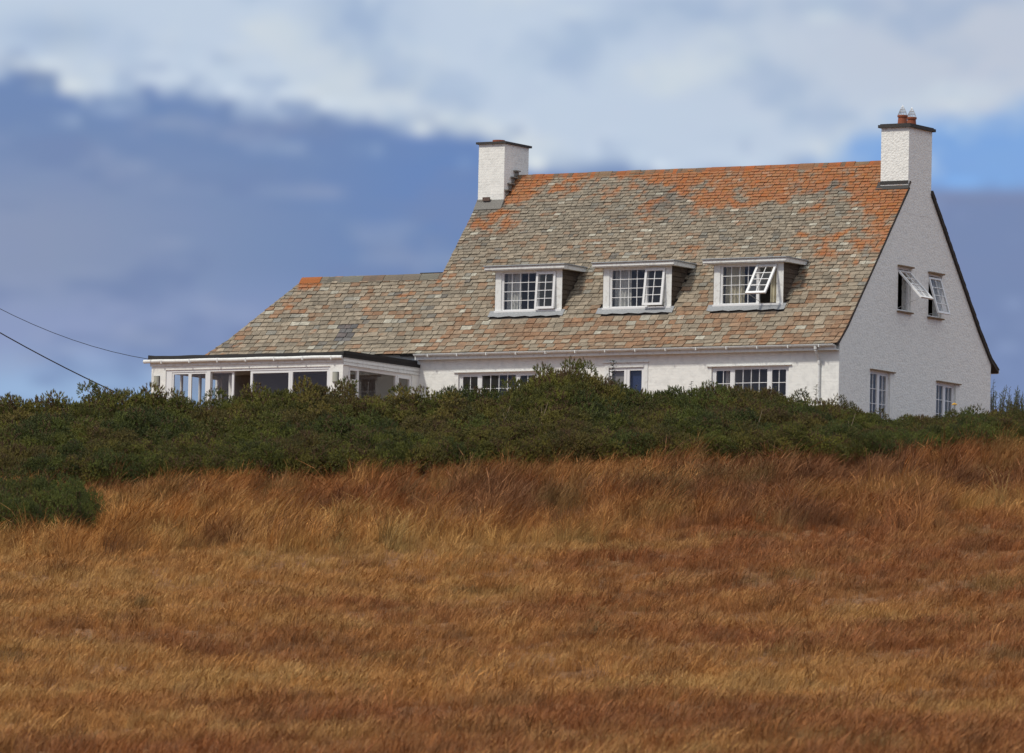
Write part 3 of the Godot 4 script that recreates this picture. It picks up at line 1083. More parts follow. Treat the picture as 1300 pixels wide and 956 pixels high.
	b.tube([Vector3(f0 - 0.02, -0.005, 0), Vector3(f1 + 0.02, 0.005, 0), Vector3(f1 + 0.02, 0.0, -1.45)], [0.022, 0.022, 0.022], 6)
	put("edge_roll", b, M.lead, d)
	b = Buf.new()
	b.box(Vector3(f0 + 0.03, y1 + 0.03, zf - 1.36), Vector3(f1 - 0.03, y1 + 0.132, zo - 0.032))
	put("flat_roof", b, M.lead, d)
	# lead apron below the sill
	b = Buf.new()
	var t := roof_t(3.60)
	var n := 14
	for k in n:
		var xa := lerpf(x0 - 0.16, x1 + 0.12, float(k) / n)
		var xb := lerpf(x0 - 0.16, x1 + 0.12, float(k + 1) / n)
		var ja := sin(k * 2.1 + i) * 0.022
		var jb := sin((k + 1) * 2.1 + i) * 0.022
		b.quad(roof_pt(xa, t + ja, 0.06), roof_pt(xb, t + jb, 0.06), roof_pt(xb, t + 0.24, 0.065), roof_pt(xa, t + 0.24, 0.065))
		b.quad(roof_pt(xa, t + ja, 0.045), roof_pt(xb, t + jb, 0.045), roof_pt(xb, t + jb, 0.06), roof_pt(xa, t + ja, 0.06))
	put("lead_apron", b, M.lead, d)

func build_chimneys() -> void:
	# the one on the gable, roughcast, flush with the gable wall
	var c := node("gable_chimney", house)
	var b := Buf.new()
	b.box(Vector3(-0.90, 6.6, -5.65), Vector3(0.004, 9.10, -4.23))
	put("stack", b, M.render, c)
	b = Buf.new()
	b.box(Vector3(-0.975, 9.10, -5.73), Vector3(0.085, 9.185, -4.15))
	b.box(Vector3(-0.93, 9.185, -5.68), Vector3(0.04, 9.215, -4.20))
	put("cap", b, M.capstone, c)
	for k in 2:
		var at := Vector3(-0.45, 9.20, -4.66 - 0.56 * k)
		b = Buf.new()
		b.lathe(at, [[0.15, 0.0], [0.155, 0.03], [0.14, 0.06], [0.125, 0.24], [0.15, 0.25], [0.15, 0.30], [0.10, 0.30], [0.10, 0.05]], 16)
		put("chimney_pot", b, M.terracotta, c)
		b = Buf.new()
		var apex := at + Vector3(0, 0.60, 0)
		for q in 14:
			var a := TAU * q / 14
			b.tube([at + Vector3(cos(a) * 0.135, 0.30, sin(a) * 0.135), at + Vector3(cos(a) * 0.09, 0.42, sin(a) * 0.09), apex], [0.009, 0.008, 0.006], 4)
		for q in 4:
			var r: float = [0.132, 0.10, 0.068, 0.034][q]
			var ring := []
			var rad := []
			for s in 15:
				ring.append(at + Vector3(cos(TAU * s / 14) * r, [0.305, 0.40, 0.47, 0.535][q], sin(TAU * s / 14) * r))
				rad.append(0.007)
			b.tube(ring, rad, 4)
		put("wire_cowl", b, M.wire, c)
	b = Buf.new()
	var t := roof_t(7.28)
	b.hull([roof_pt(-1.02, t, 0.035), roof_pt(0.04, t, 0.035), roof_pt(0.04, t + 0.30, 0.035), roof_pt(-1.02, t + 0.30, 0.035), roof_pt(-1.02, t, 0.055), roof_pt(0.04, t, 0.055), roof_pt(0.04, t + 0.30, 0.06), roof_pt(-1.02, t + 0.30, 0.06)])
	b.box(Vector3(-0.91, 7.46, -4.25), Vector3(0.0, 7.56, -4.215))
	put("lead_apron", b, M.capstone, c)
	# the one at the wing end, painted brick
	c = node("brick_chimney", house)
	b = Buf.new()
	b.box(Vector3(-14.50, 6.8, -5.62), Vector3(-13.60, 9.12, -4.23))
	put("stack", b, M.masonry_paint, c)
	b = Buf.new()
	brick_face(b, Transform3D(Basis(), Vector3(0, 0, -4.23)), -14.495, 7.3, -13.605, 9.12, [], 0.0022)
	brick_face(b, Transform3D(Basis(Vector3(0, 0, -1), Vector3.UP, Vector3.RIGHT), Vector3(-13.60, 0, 0)), 4.235, 7.3, 5.615, 9.12, [], 0.0022)
	put("painted_bricks", b, M.masonry_paint, c).set_meta("kind", "stuff")
	b = Buf.new()
	b.box(Vector3(-14.57, 9.12, -5.69), Vector3(-13.53, 9.185, -4.16))
	put("cap", b, M.capstone, c)
	b = Buf.new()
	b.lathe(Vector3(-14.05, 9.185, -4.62), [[0.19, 0.0], [0.19, 0.085], [0.14, 0.09], [0.14, 0.02]], 14)
	put("chimney_pot", b, M.terracotta, c)
	# stepped flashing stones up the flank
	for k in 4:
		b = Buf.new()
		var z := -4.30 - 0.165 * k
		var y := 7.72 + 0.205 * k
		b.col = Color(0.36, 0.34, 0.30)
		b.box(Vector3(-13.61, y, z - 0.2), Vector3(-13.48, y + 0.035, z + 0.05))
		b.box(Vector3(-13.61, y - 0.14, z - 0.2), Vector3(-13.55, y - 0.002, z - 0.02))
		put("flashing_stone", b, M.slate, c)
	b = Buf.new()
	t = roof_t(7.10)
	b.hull([roof_pt(-14.50, t, 0.03), roof_pt(-13.56, t + 0.02, 0.03), roof_pt(-13.56, t + 0.36, 0.03), roof_pt(-14.50, t + 0.36, 0.03), roof_pt(-14.50, t, 0.06), roof_pt(-13.56, t + 0.02, 0.055), roof_pt(-13.56, t + 0.36, 0.10), roof_pt(-14.50, t + 0.36, 0.10)])
	put("mortar_fillet", b, M.aged_mortar, c)
	b = Buf.new()
	b.col = Color(0.36, 0.34, 0.30)
	b.box(Vector3(-14.48, 7.40, -4.235), Vector3(-14.02, 7.46, -4.15))
	b.col = Color(0.17, 0.11, 0.09)
	b.box(Vector3(-14.26, 7.41, -4.148), Vector3(-14.02, 7.52, -4.10))
	put("loose_bricks", b, M.slate, c)
	# low felted roof edge behind the ridge of the wing
	b = Buf.new()
	b.box(Vector3(-16.95, 2.6, -7.2), Vector3(-14.52, 5.41, -5.0))
	put("rear_flat_roof", b, M.felt, house)

func build_gutters() -> void:
	var b := Buf.new()
	var sec := []
	for k in 7:
		var a := PI + PI * k / 6.0
		sec.append(Vector2(cos(a) * 0.062, sin(a) * 0.06))
	var o := Vector2(-0.005, 2.50)
	for half in [[-13.98, -0.02]]:
		for k in 6:
			var p: Vector2 = sec[k] + o
			var q: Vector2 = sec[k + 1] + o
			b.quad(Vector3(half[0], p.y, p.x), Vector3(half[0], q.y, q.x), Vector3(half[1], q.y, q.x), Vector3(half[1], p.y, p.x))
			b.quad(Vector3(half[0], q.y + 0.006, q.x), Vector3(half[0], p.y + 0.006, p.x), Vector3(half[1], p.y + 0.006, p.x), Vector3(half[1], q.y + 0.006, q.x))
			b.tri(Vector3(half[1], o.y, o.x), Vector3(half[1], p.y, p.x), Vector3(half[1], q.y, q.x))
	b.box(Vector3(-13.98, 2.493, 0.053), Vector3(-0.02, 2.507, 0.062))
	var g := put("gutter", b, M.aged_white, house)
	for k in 14:
		b = Buf.new()
		var x := -13.5 + k * 1.0
		b.box(Vector3(x, 2.42, -0.07), Vector3(x + 0.025, 2.50, 0.064))
		put("gutter_bracket", b, M.aged_white, g)
	b = Buf.new()
	b.box(Vector3(-14.0, 2.345, -0.27), Vector3(0.0, 2.37, -0.09))
	b.box(Vector3(-14.0, 2.345, -0.088), Vector3(0.0, 2.49, -0.072))
	put("eaves_board", b, M.aged_white, house)
	# downpipe with its swan neck
	b = Buf.new()
	b.tube([Vector3(-0.62, 2.45, -0.005), Vector3(-0.62, 2.34, -0.01), Vector3(-0.62, 2.14, -0.20), Vector3(-0.62, 2.05, -0.23), Vector3(-0.62, 0.0, -0.23)], [0.036, 0.036, 0.036, 0.036, 0.036], 10)
	b.tube([Vector3(-0.62, 2.46, -0.005), Vector3(-0.62, 2.37, -0.01)], [0.055, 0.05], 10)
	b.tube([Vector3(-0.62, 2.06, -0.23), Vector3(-0.62, 1.96, -0.23)], [0.047, 0.047], 10)
	put("downpipe", b, M.aged_white, house)
	# rear gutter end showing past the gable
	b = Buf.new()
	b.tube([Vector3(0.03, 2.46, -10.03), Vector3(-14.0, 2.46, -10.03)], [0.06, 0.06], 8)
	put("rear_gutter", b, M.aged_white, house)

func build_sunroom() -> void:
	var x0 := -20.60
	var x1 := -13.965
	var zf := 3.86
	var front := Transform3D(Basis(), Vector3(0, 0, zf))
	var side := Transform3D(Basis(Vector3(0, 0, -1), Vector3.UP, Vector3.RIGHT), Vector3(x1, 0, 0))
	var lside := Transform3D(Basis(Vector3(0, 0, 1), Vector3.UP, Vector3.LEFT), Vector3(x0, 0, 0))
	var b := Buf.new()
	wall_shape(b, front, [[x0, 2.10], [x1 - 0.003, 2.10]], -1.5, [[-20.10, -0.02, -14.40, 1.87]], 0.16)
	wall_shape(b, side, [[-zf + 0.004, 1.90], [0.278, 1.90]], -1.5, [[-3.57, 0.55, -0.10, 1.87]], 0.16)
	wall_shape(b, lside, [[0.0, 2.10], [zf - 0.162, 2.10]], -1.5, [[0.35, 0.5, 3.35, 1.92]], 0.16)
	put("sunroom_wall", b, M.masonry_paint, house)
	b = Buf.new()
	b.box(Vector3(x0 + 0.17, -0.3, -0.27), Vector3(x1 - 0.17, -0.03, zf - 0.17))
	put("sunroom_floor", b, M.floorboards, house)
	b = Buf.new()
	b.box(Vector3(x0 + 0.165, 2.02, -0.27), Vector3(x1 - 0.165, 2.09, zf - 0.165))
	put("sunroom_ceiling", b, M.interior, house)
	b = Buf.new()
	b.box(Vector3(x0 + 0.17, -0.02, -0.265), Vector3(x1 - 0.17, 2.015, -0.20))  # dark panel added over the back wall, standing in for shade behind the doorway
	put("sunroom_shade_panel", b, M.grey_blind, house)
	# flat roof, black felt upturned round the edge
	b = Buf.new()
	b.box(Vector3(x0 - 0.10, 2.12, -0.27), Vector3(x1 + 0.04, 2.22, zf + 0.05))
	var up := 2.285
	var steps := 26
	for k in steps:
		var xa := lerpf(x0 - 0.10, x1 + 0.04, float(k) / steps)
		var xb := lerpf(x0 - 0.10, x1 + 0.04, float(k + 1) / steps)
		var ya := up + sin(k * 1.3) * 0.006 + (0.03 if k == 0 else 0.0)
		var yb := up + sin((k + 1) * 1.3) * 0.006
		b.hull([Vector3(xa, 2.205, zf - 0.04), Vector3(xb, 2.205, zf - 0.04), Vector3(xb, yb, zf - 0.03), Vector3(xa, ya, zf - 0.03), Vector3(xa, 2.195, zf + 0.065), Vector3(xb, 2.195, zf + 0.065), Vector3(xb, yb, zf + 0.05), Vector3(xa, ya, zf + 0.05)])
	b.box(Vector3(x1 - 0.03, 2.215, -0.10), Vector3(x1 + 0.05, 2.315, zf - 0.03))
	b.box(Vector3(x0 - 0.12, 2.20, -0.25), Vector3(x0 - 0.04, 2.295, zf - 0.03))
	put("sunroom_roof", b, M.felt, house)
	# fascia and gutter on the front
	b = Buf.new()
	b.box(Vector3(x0 - 0.04, 1.985, zf + 0.002), Vector3(x1 - 0.0, 2.19, zf + 0.024))
	put("sunroom_fascia", b, M.aged_white, house)
	b = Buf.new()
	var pts := []
	var rad := []
	for k in 15:
		pts.append(Vector3(lerpf(x0 - 0.22, x1 + 0.01, k / 14.0), 2.125 + sin(k * 1.7) * 0.005, zf + 0.085))
		rad.append(0.055)
	b.tube(pts, rad, 10)
	var g := put("sunroom_gutter", b, M.aged_white, house)
	for k in 7:
		b = Buf.new()
		var x := x0 + 0.4 + k * 0.98
		b.box(Vector3(x, 2.055, zf + 0.02), Vector3(x + 0.03, 2.16, zf + 0.146))
		put("gutter_bracket", b, M.aged_white, g)
	# boarding along the side above its windows
	for k in 3:
		b = Buf.new()
		b.xf = side
		var y := 1.905 + k * 0.098
		b.hull([Vector3(-zf + 0.0, y, 0.002), Vector3(0.27, y, 0.002), Vector3(0.27, y + 0.094, 0.002), Vector3(-zf, y + 0.094, 0.002),
			Vector3(-zf + 0.0, y, 0.03), Vector3(0.27, y, 0.03), Vector3(0.27, y + 0.094, 0.018), Vector3(-zf, y + 0.094, 0.018)])
		put("fascia_board", b, M.aged_white, house)
	# front glazing: fixed lights, two sliding leaves and an open doorway
	var w := node("sliding_window", house)
	var xf := front * Transform3D(Basis(), Vector3(0, 0, -0.07))
	b = Buf.new()
	b.xf = xf
	b.box(Vector3(-20.10, 1.80, -0.05), Vector3(-14.40, 1.87, 0.04))
	b.box(Vector3(-20.10, -0.02, -0.05), Vector3(-14.40, 0.05, 0.04))
	b.box(Vector3(-20.10, 0.05, -0.05), Vector3(-19.90, 1.80, 0.039))
	b.box(Vector3(-14.47, 0.05, -0.05), Vector3(-14.40, 1.80, 0.039))
	b.box(Vector3(-18.68, 0.05, -0.05), Vector3(-18.56, 1.80, 0.038))
	put("frame", b, M.white_gloss, w)
	glazing(w, xf, -19.895, 0.055, -19.28, 1.795, 0.05, 1, 1, "fixed_light")
	glazing(w, xf, -19.275, 0.055, -18.685, 1.795, 0.05, 1, 1, "fixed_light")
	glazing(w, xf * Transform3D(Basis(), Vector3(0, 0, -0.06)), -18.62, 0.055, -17.78, 1.83, 0.07, 1, 1, "sliding_leaf")
	glazing(w, xf, -17.17, 0.055, -15.78, 1.795, 0.075, 1, 1, "sliding_leaf")
	glazing(w, xf, -15.775, 0.055, -14.475, 1.795, 0.06, 1, 1, "fixed_light")
	# side window: small casement, picture light, small casement
	w = node("side_window", house)
	xf = side * Transform3D(Basis(), Vector3(0, 0, -0.05))
	b = Buf.new()
	b.xf = xf
	b.box(Vector3(-3.57, 1.82, -0.05), Vector3(-0.10, 1.87, 0.03))
	b.box(Vector3(-3.57, 0.55, -0.05), Vector3(-0.10, 0.62, 0.03))
	for x in [-3.57, -3.04, -0.95, -0.16]: b.box(Vector3(x, 0.62, -0.05), Vector3(x + 0.06, 1.82, 0.028))
	b.box(Vector3(-3.51, 1.42, -0.05), Vector3(-3.04, 1.48, 0.027))
	put("frame", b, M.white_gloss, w)
	glazing(w, xf * Transform3D(Basis(), Vector3(0, 0, 0.02)), -3.515, 1.475, -3.045, 1.825, 0.05, 1, 1, "casement")
	glazing(w, xf, -3.51, 0.62, -3.04, 1.42, 0.03, 1, 1, "fixed_light")
	glazing(w, xf, -2.98, 0.62, -0.95, 1.82, 0.02, 1, 1, "picture_light")
	glazing(w, xf * Transform3D(Basis(), Vector3(0, 0, 0.02)), -0.89, 0.62, -0.16, 1.82, 0.07, 1, 1, "casement")
	w = node("end_window", house)
	xf = lside * Transform3D(Basis(), Vector3(0, 0, -0.05))
	b = Buf.new()
	b.xf = xf
	for x in [0.35, 1.34, 2.32, 3.29]: b.box(Vector3(x, 0.5, -0.04), Vector3(x + 0.06, 1.92, 0.03))
	b.box(Vector3(0.41, 1.86, -0.04), Vector3(3.29, 1.92, 0.029))
	b.box(Vector3(0.41, 0.5, -0.04), Vector3(3.29, 0.56, 0.029))
	put("frame", b, M.white_gloss, w)
	for k in 3: glazing(w, xf, 0.41 + 0.98 * k, 0.56, 1.34 + 0.98 * k, 1.86, 0.02, 1, 1, "fixed_light")
	# two lamps on the pillars
	for k in 2:
		var lamp := node(numbered("wall_lamp"), self, Vector3([-20.40, -14.205][k], 1.42, zf))
		tag(lamp, ["grey bulkhead lamp on the sunroom pillar at the cable end", "grey bulkhead lamp on the sunroom corner pillar beside the dark panes"][k], "lamp", "wall lamps on the sunroom")
		b = Buf.new()
		b.box(Vector3(-0.10, -0.015, 0.0), Vector3(0.10, 0.285, 0.025))
		put("back_plate", b, M.capstone, lamp)
		b = Buf.new()
		var sect := []
		for q in 9:
			var a := PI * q / 8
			sect.append(Vector2(cos(a) * 0.085, 0.026 + sin(a) * 0.075))
		for q in 8:
			b.quad(Vector3(sect[q].x, 0.0, sect[q].y), Vector3(sect[q].x, 0.27, sect[q].y), Vector3(sect[q + 1].x, 0.27, sect[q + 1].y), Vector3(sect[q + 1].x, 0.0, sect[q + 1].y))
			b.tri(Vector3(0, 0.27, 0.026), Vector3(sect[q + 1].x, 0.27, sect[q + 1].y), Vector3(sect[q].x, 0.27, sect[q].y))
			b.tri(Vector3(0, 0.0, 0.026), Vector3(sect[q].x, 0.0, sect[q].y), Vector3(sect[q + 1].x, 0.0, sect[q + 1].y))
		put("diffuser", b, M.lamp_glass, lamp)

func house_curtains() -> void:
	var z := DORMER_Z - 0.30
	for i in 3:
		var a: float = DORMERS[i][0] + 0.22
		var c: float = DORMERS[i][1] - 0.24
		var m: Material = M.cream_curtain if i == 2 else M.curtain
		var where: String = ["closest to the brick chimney", "between the other two dormers", "with its casement wide open"][i]
		hang_curtain(Vector3(a, 3.80, z), 0.0, [0.50, 0.56, 0.62][i], 1.16, [4.0, 5.0, 6.0][i], m, ["pale", "pale", "cream"][i] + " curtain in the fixed light of the dormer " + where)
		hang_curtain(Vector3(c - [0.28, 0.20, 0.34][i], 3.80, z), 0.0, [0.30, 0.22, 0.36][i], 1.16, [2.5, 2.0, 3.5][i], m, ["pale", "pale", "cream"][i] + " curtain behind the casement of the dormer " + where)
	hang_curtain(Vector3(-0.42, 3.78, -3.74), PI / 2, 0.36, 1.2, 3.0, M.curtain, "pale curtain in the gable window with the casement propped widest")


# ------------------------------------------------------------------ gorse
func spray(b: Buf, at: Vector3, dir: Vector3, length: float, c: Color, leaves: int, leaf: float) -> void:
	var s := dir.cross(Vector3(0.31, 0.2, 0.93)).normalized()
	var t := dir.cross(s)
	for k in leaves:
		var f := (k + 0.5) / leaves
		var a := k * 2.4 + rng.randf() * 0.8
		var out := (s * cos(a) + t * sin(a))
		var p := at + dir * length * f
		var tip := p + (out * lerpf(0.85, 0.35, f) + dir * lerpf(0.6, 1.0, f)).normalized() * leaf * rng.randf_range(0.75, 1.25) * lerpf(1.0, 0.7, f)
		var w := out.cross(dir).normalized() * leaf * 0.16
		var k2 := rng.randf_range(0.8, 1.25)
		b.col = Color(c.r * k2, c.g * k2, c.b * k2)
		b.tri(p - w, p + w, tip)

func gorse_mesh(sd: int, cushions: int, tone: Color, tip_tone: Color, aspect: float) -> Array:   # [mesh, height of its crown]
	rng.seed = sd
	var f := FastNoiseLite.new()
	f.seed = sd
	f.frequency = 1.1
	f.fractal_octaves = 2
	var b := Buf.new()
	var tops := []
	for q in cushions:
		# cushions spread evenly over the crown, some deeper than others
		var h := 1.0 - 1.25 * (q + 0.5) / cushions
		var a := q * 2.39996 + rng.randf_range(-0.4, 0.4)
		var flat := sqrt(maxf(0.0, 1.0 - h * h))
		var d := Vector3(cos(a) * flat, h, sin(a) * flat)
		var reach := (0.66 + f.get_noise_3dv(d * 1.2) * 0.36) * rng.randf_range(0.78, 1.10)
		var cr := rng.randf_range(0.24, 0.40)
		var at := Vector3(d.x * reach, maxf(0.04, (d.y * 0.60 + 0.34) * reach * aspect), d.z * reach)
		var dead := f.get_noise_3dv(at * 2.3 + Vector3(9, 3, 5)) > 0.30
		var own := (tone * 0.8).lerp(tip_tone, pow(rng.randf(), 1.5))
		var face := (d + Vector3(0, 0.45, 0)).normalized()
		for k in 96:
			var e := (Vector3(rng.randfn(), rng.randfn(), rng.randfn()).normalized() + face * 0.75).normalized()
			var p := at + e * cr * (1.0 - 0.38 * pow(rng.randf(), 1.6))
			if p.y < 0.0: continue
			var c := own.lerp(tip_tone, rng.randf() * 0.35)
			if rng.randf() < (0.55 if dead else 0.05): c = Color(0.105, 0.058, 0.024)
			var l := rng.randf_range(0.03, 0.08)
			var dir := (e + Vector3(rng.randfn(), rng.randfn() + 0.35, rng.randfn()) * 0.3).normalized()
			spray(b, p, dir, l, c, 8, 0.060)
			tops.append(p.y + dir.y * l)
	tops.sort()
	return [b.mesh(), tops[int(tops.size() * 0.985)]]

func gorse_wood(sd: int) -> Buf:
	rng.seed = sd
	var b := Buf.new()
	for k in 16:
		var a := rng.randf() * TAU
		var r := rng.randf_range(0.25, 0.62)
		var top := Vector3(cos(a) * r, rng.randf_range(0.35, 0.68), sin(a) * r)
		b.tube([Vector3(cos(a) * 0.08, -0.25, sin(a) * 0.08), top * 0.5 + Vector3(0, 0.06, 0), top], [0.03, 0.018, 0.006], 5)
	return b

var hedge_top := [[-200, 512], [0, 509], [25, 510], [60, 502], [80, 507], [105, 500], [135, 494], [165, 490], [185, 502], [205, 500], [235, 506], [300, 504], [340, 494], [420, 489], [450, 494], [500, 502], [545, 498], [600, 492], [650, 491], [672, 484], [690, 474], [715, 470], [745, 474], [765, 487], [800, 494], [850, 493], [900, 487], [960, 492], [1000, 498], [1030, 499], [1060, 510], [1085, 517], [1110, 528], [1140, 529], [1165, 526], [1190, 529], [1215, 520], [1250, 516], [1300, 515], [1500, 512]]
var hedge_foot := [[-200, 606], [0, 603], [200, 598], [400, 588], [560, 580], [700, 572], [900, 562], [1000, 560], [1100, 556], [1130, 548], [1200, 542], [1300, 535], [1500, 528]]

func build_gorse() -> void:
	var greens := [
		[Color(0.060, 0.064, 0.010), Color(0.190, 0.178, 0.022)],
		[Color(0.052, 0.060, 0.010), Color(0.155, 0.160, 0.020)],
		[Color(0.068, 0.064, 0.012), Color(0.200, 0.168, 0.024)],
		[Color(0.042, 0.055, 0.012), Color(0.115, 0.132, 0.018)],
		[Color(0.075, 0.062, 0.014), Color(0.180, 0.138, 0.024)]]
	var shapes := []
	for k in 10: shapes.append(gorse_mesh(100 + k, 36 if k < 5 else 62, greens[k % 5][0], greens[k % 5][1], 1.0 if k < 5 else 1.6))
	var wood := gorse_wood(60).mesh()
	rng.seed = 41
	var protos := []
	var rows := 6
	for r in rows:
		var px := -150.0 + rng.randf_range(0, 30)
		while px < 1420.0:
			var k := float(r) / (rows - 1)
			var foot := interp(hedge_foot, px)
			var top := interp(hedge_top, px)
			var u := (px - 650.0) / 48.0
			var dd := interp(hedge_depth, u) - 1.1 + k * lerpf(7.7, 4.3, smoothstep(950, 1150, px))
			# the top of this bush as the photograph has it
			var py := lerpf(foot - 0.30 * (foot - top), top, k) + (rng.randf_range(-2.0, 10.0) if r < rows - 1 else rng.randf_range(0.0, 4.0))
			var crown := at_depth(px, py, dd)
			var base := ground_at(crown.x, crown.z)
			var tall := crown.y - base
			var step := rng.randf_range(44.0, 62.0)
			if tall > 0.22:
				tall = clampf(tall, 0.3, 2.6)
				var wide := clampf(tall * rng.randf_range(0.75, 0.95), 0.72 if r >= rows - 2 and px < 1080.0 else 0.5, 1.15)
				step = wide * 45.0 * rng.randf_range(0.85, 1.15)
				if r >= rows - 2: step *= 0.66
				gorse_bush(shapes[rng.randi() % 5 + (5 if tall / wide > 1.25 else 0)], wood, Vector3(crown.x, base - 0.05, crown.z), wide, tall, gorse_label(px, r), "gorse thicket before the house")
			px += maxf(step, 16.0)
	for q in [[672, 488, 0.9], [690, 480, 0.9], [704, 474, 1.0], [722, 470, 1.15], [742, 473, 1.1], [758, 481, 1.0], [690, 486, 1.2], [726, 484, 1.2]]:
		var top := at_depth(q[0], q[1] + 2.0, interp(hedge_depth, (q[0] - 650.0) / 48.0) + (5.4 if q[2] < 1.18 else 4.2))
		var foot := ground_at(top.x, top.z)
		gorse_bush(shapes[(int(q[0]) % 3) + 5], wood, Vector3(top.x, foot - 0.05, top.z), q[2], top.y - foot, gorse_label(725.0, 5), "gorse thicket before the house")
	# the clump standing forward of the thicket
	for q in [[15, 600, 178.5, 0.9], [45, 603, 178.8, 0.7], [68, 606, 178.5, 0.8], [-35, 599, 179.0, 1.0], [-8, 606, 178.0, 0.8], [90, 611, 177.8, 0.62], [112, 622, 177.2, 0.38], [35, 615, 176.6, 0.8], [60, 622, 176.4, 0.6], [-15, 618, 176.0, 0.9], [82, 628, 176.0, 0.6], [10, 629, 175.0, 0.7], [40, 636, 174.8, 0.55], [104, 636, 176.4, 0.35], [-25, 632, 174.8, 0.8]]:
		var c := at_depth(q[0], q[1], q[2])
		var base := ground_at(c.x, c.z)
		gorse_bush(shapes[[3, 1, 3, 0][int(q[0] + 100) % 4]], wood, Vector3(c.x, base - 0.05, c.z), q[3], maxf(0.4, c.y - base), "deep green gorse bush standing forward in the dry grass", "gorse bushes forward in the dry grass")

func gorse_label(px: float, r: int) -> String:
	var spots := [[195.0, "below the overhead cables"], [300.0, "before the blue-lit sunroom panes"], [440.0, "before the dark sunroom panes"], [530.0, "before the side of the sunroom"], [575.0, "before the wall beside the sunroom"], [690.0, "before the window next to the sunroom"], [760.0, "where it humps beside the glazed door"], [825.0, "before the glazed door"], [900.0, "before the blank wall past the glazed door"], [1005.0, "before the window next to the downpipe"], [1075.0, "before the downpipe and house corner"], [1145.0, "before the first gable window"], [1235.0, "before the gable window with the yellow flower"], [9999.0, "beside the feathery shrubs past the gable"]]
	for s in spots:
		if px < s[0]:
			return ["gorse bush at the thicket foot ", "gorse bush low in the thicket ", "gorse bush on the thicket face ", "gorse bush on the thicket face ", "gorse bush just under the thicket crest ", "gorse bush on the thicket crest "][r] + str(s[1])
	return ""

func gorse_bush(shape: Array, wood: Mesh, at: Vector3, wide: float, tall: float, label: String, group: String) -> void:
	var o := node(numbered("gorse_bush"), self, at)
	tag(o, label, "bush", group)
	o.rotation.y = rng.randf() * TAU
	o.scale = Vector3(wide, tall / float(shape[1]), wide * rng.randf_range(0.9, 1.1))
	put("foliage", shape[0], M.foliage, o)
	put("stem", wood, M.twig, o)


# ------------------------------------------------------------------ other plants
func leafy_stem(called: String, at: Vector3, h: float, leaf: float, n: int, c: Color, label: String, category: String, group := "") -> Node3D:
	var o := node(numbered(called), self, at)
	tag(o, label, category, group)
	var b := Buf.new()
	var bend := Vector3(rng.randf_range(-0.12, 0.16), 0, rng.randf_range(-0.1, 0.1)) * h
	var pts := [Vector3(0, -0.1, 0), Vector3(0, h * 0.5, 0) + bend * 0.3, Vector3(0, h, 0) + bend]
	b.tube(pts, [0.012, 0.009, 0.004], 5)
	put("stem", b, M.twig, o)
	b = Buf.new()
	for k in n:
		var f := lerpf(0.35, 1.0, float(k) / n)
		var p: Vector3 = Vector3(0, h * f, 0) + bend * f * f
		var a := k * 2.4
		var d := Vector3(cos(a), 0.35, sin(a)).normalized()
		var w := d.cross(Vector3.UP).normalized() * leaf * 0.34
		var m := p + d * leaf * 0.5
		var t := p + d * leaf + Vector3(0, -leaf * 0.25, 0)
		var k2 := rng.randf_range(0.8, 1.2)
		b.col = Color(c.r * k2, c.g * k2, c.b * k2)
		b.tri(p, m + w, m - w); b.tri(m - w, m + w, t)
	put("leaves", b, M.foliage, o)
	return o

func on_ground(px: float, dd: float) -> Vector3:
	var p := at_depth(px, 500.0, dd)
	p.y = ground_at(p.x, p.z)
	return p

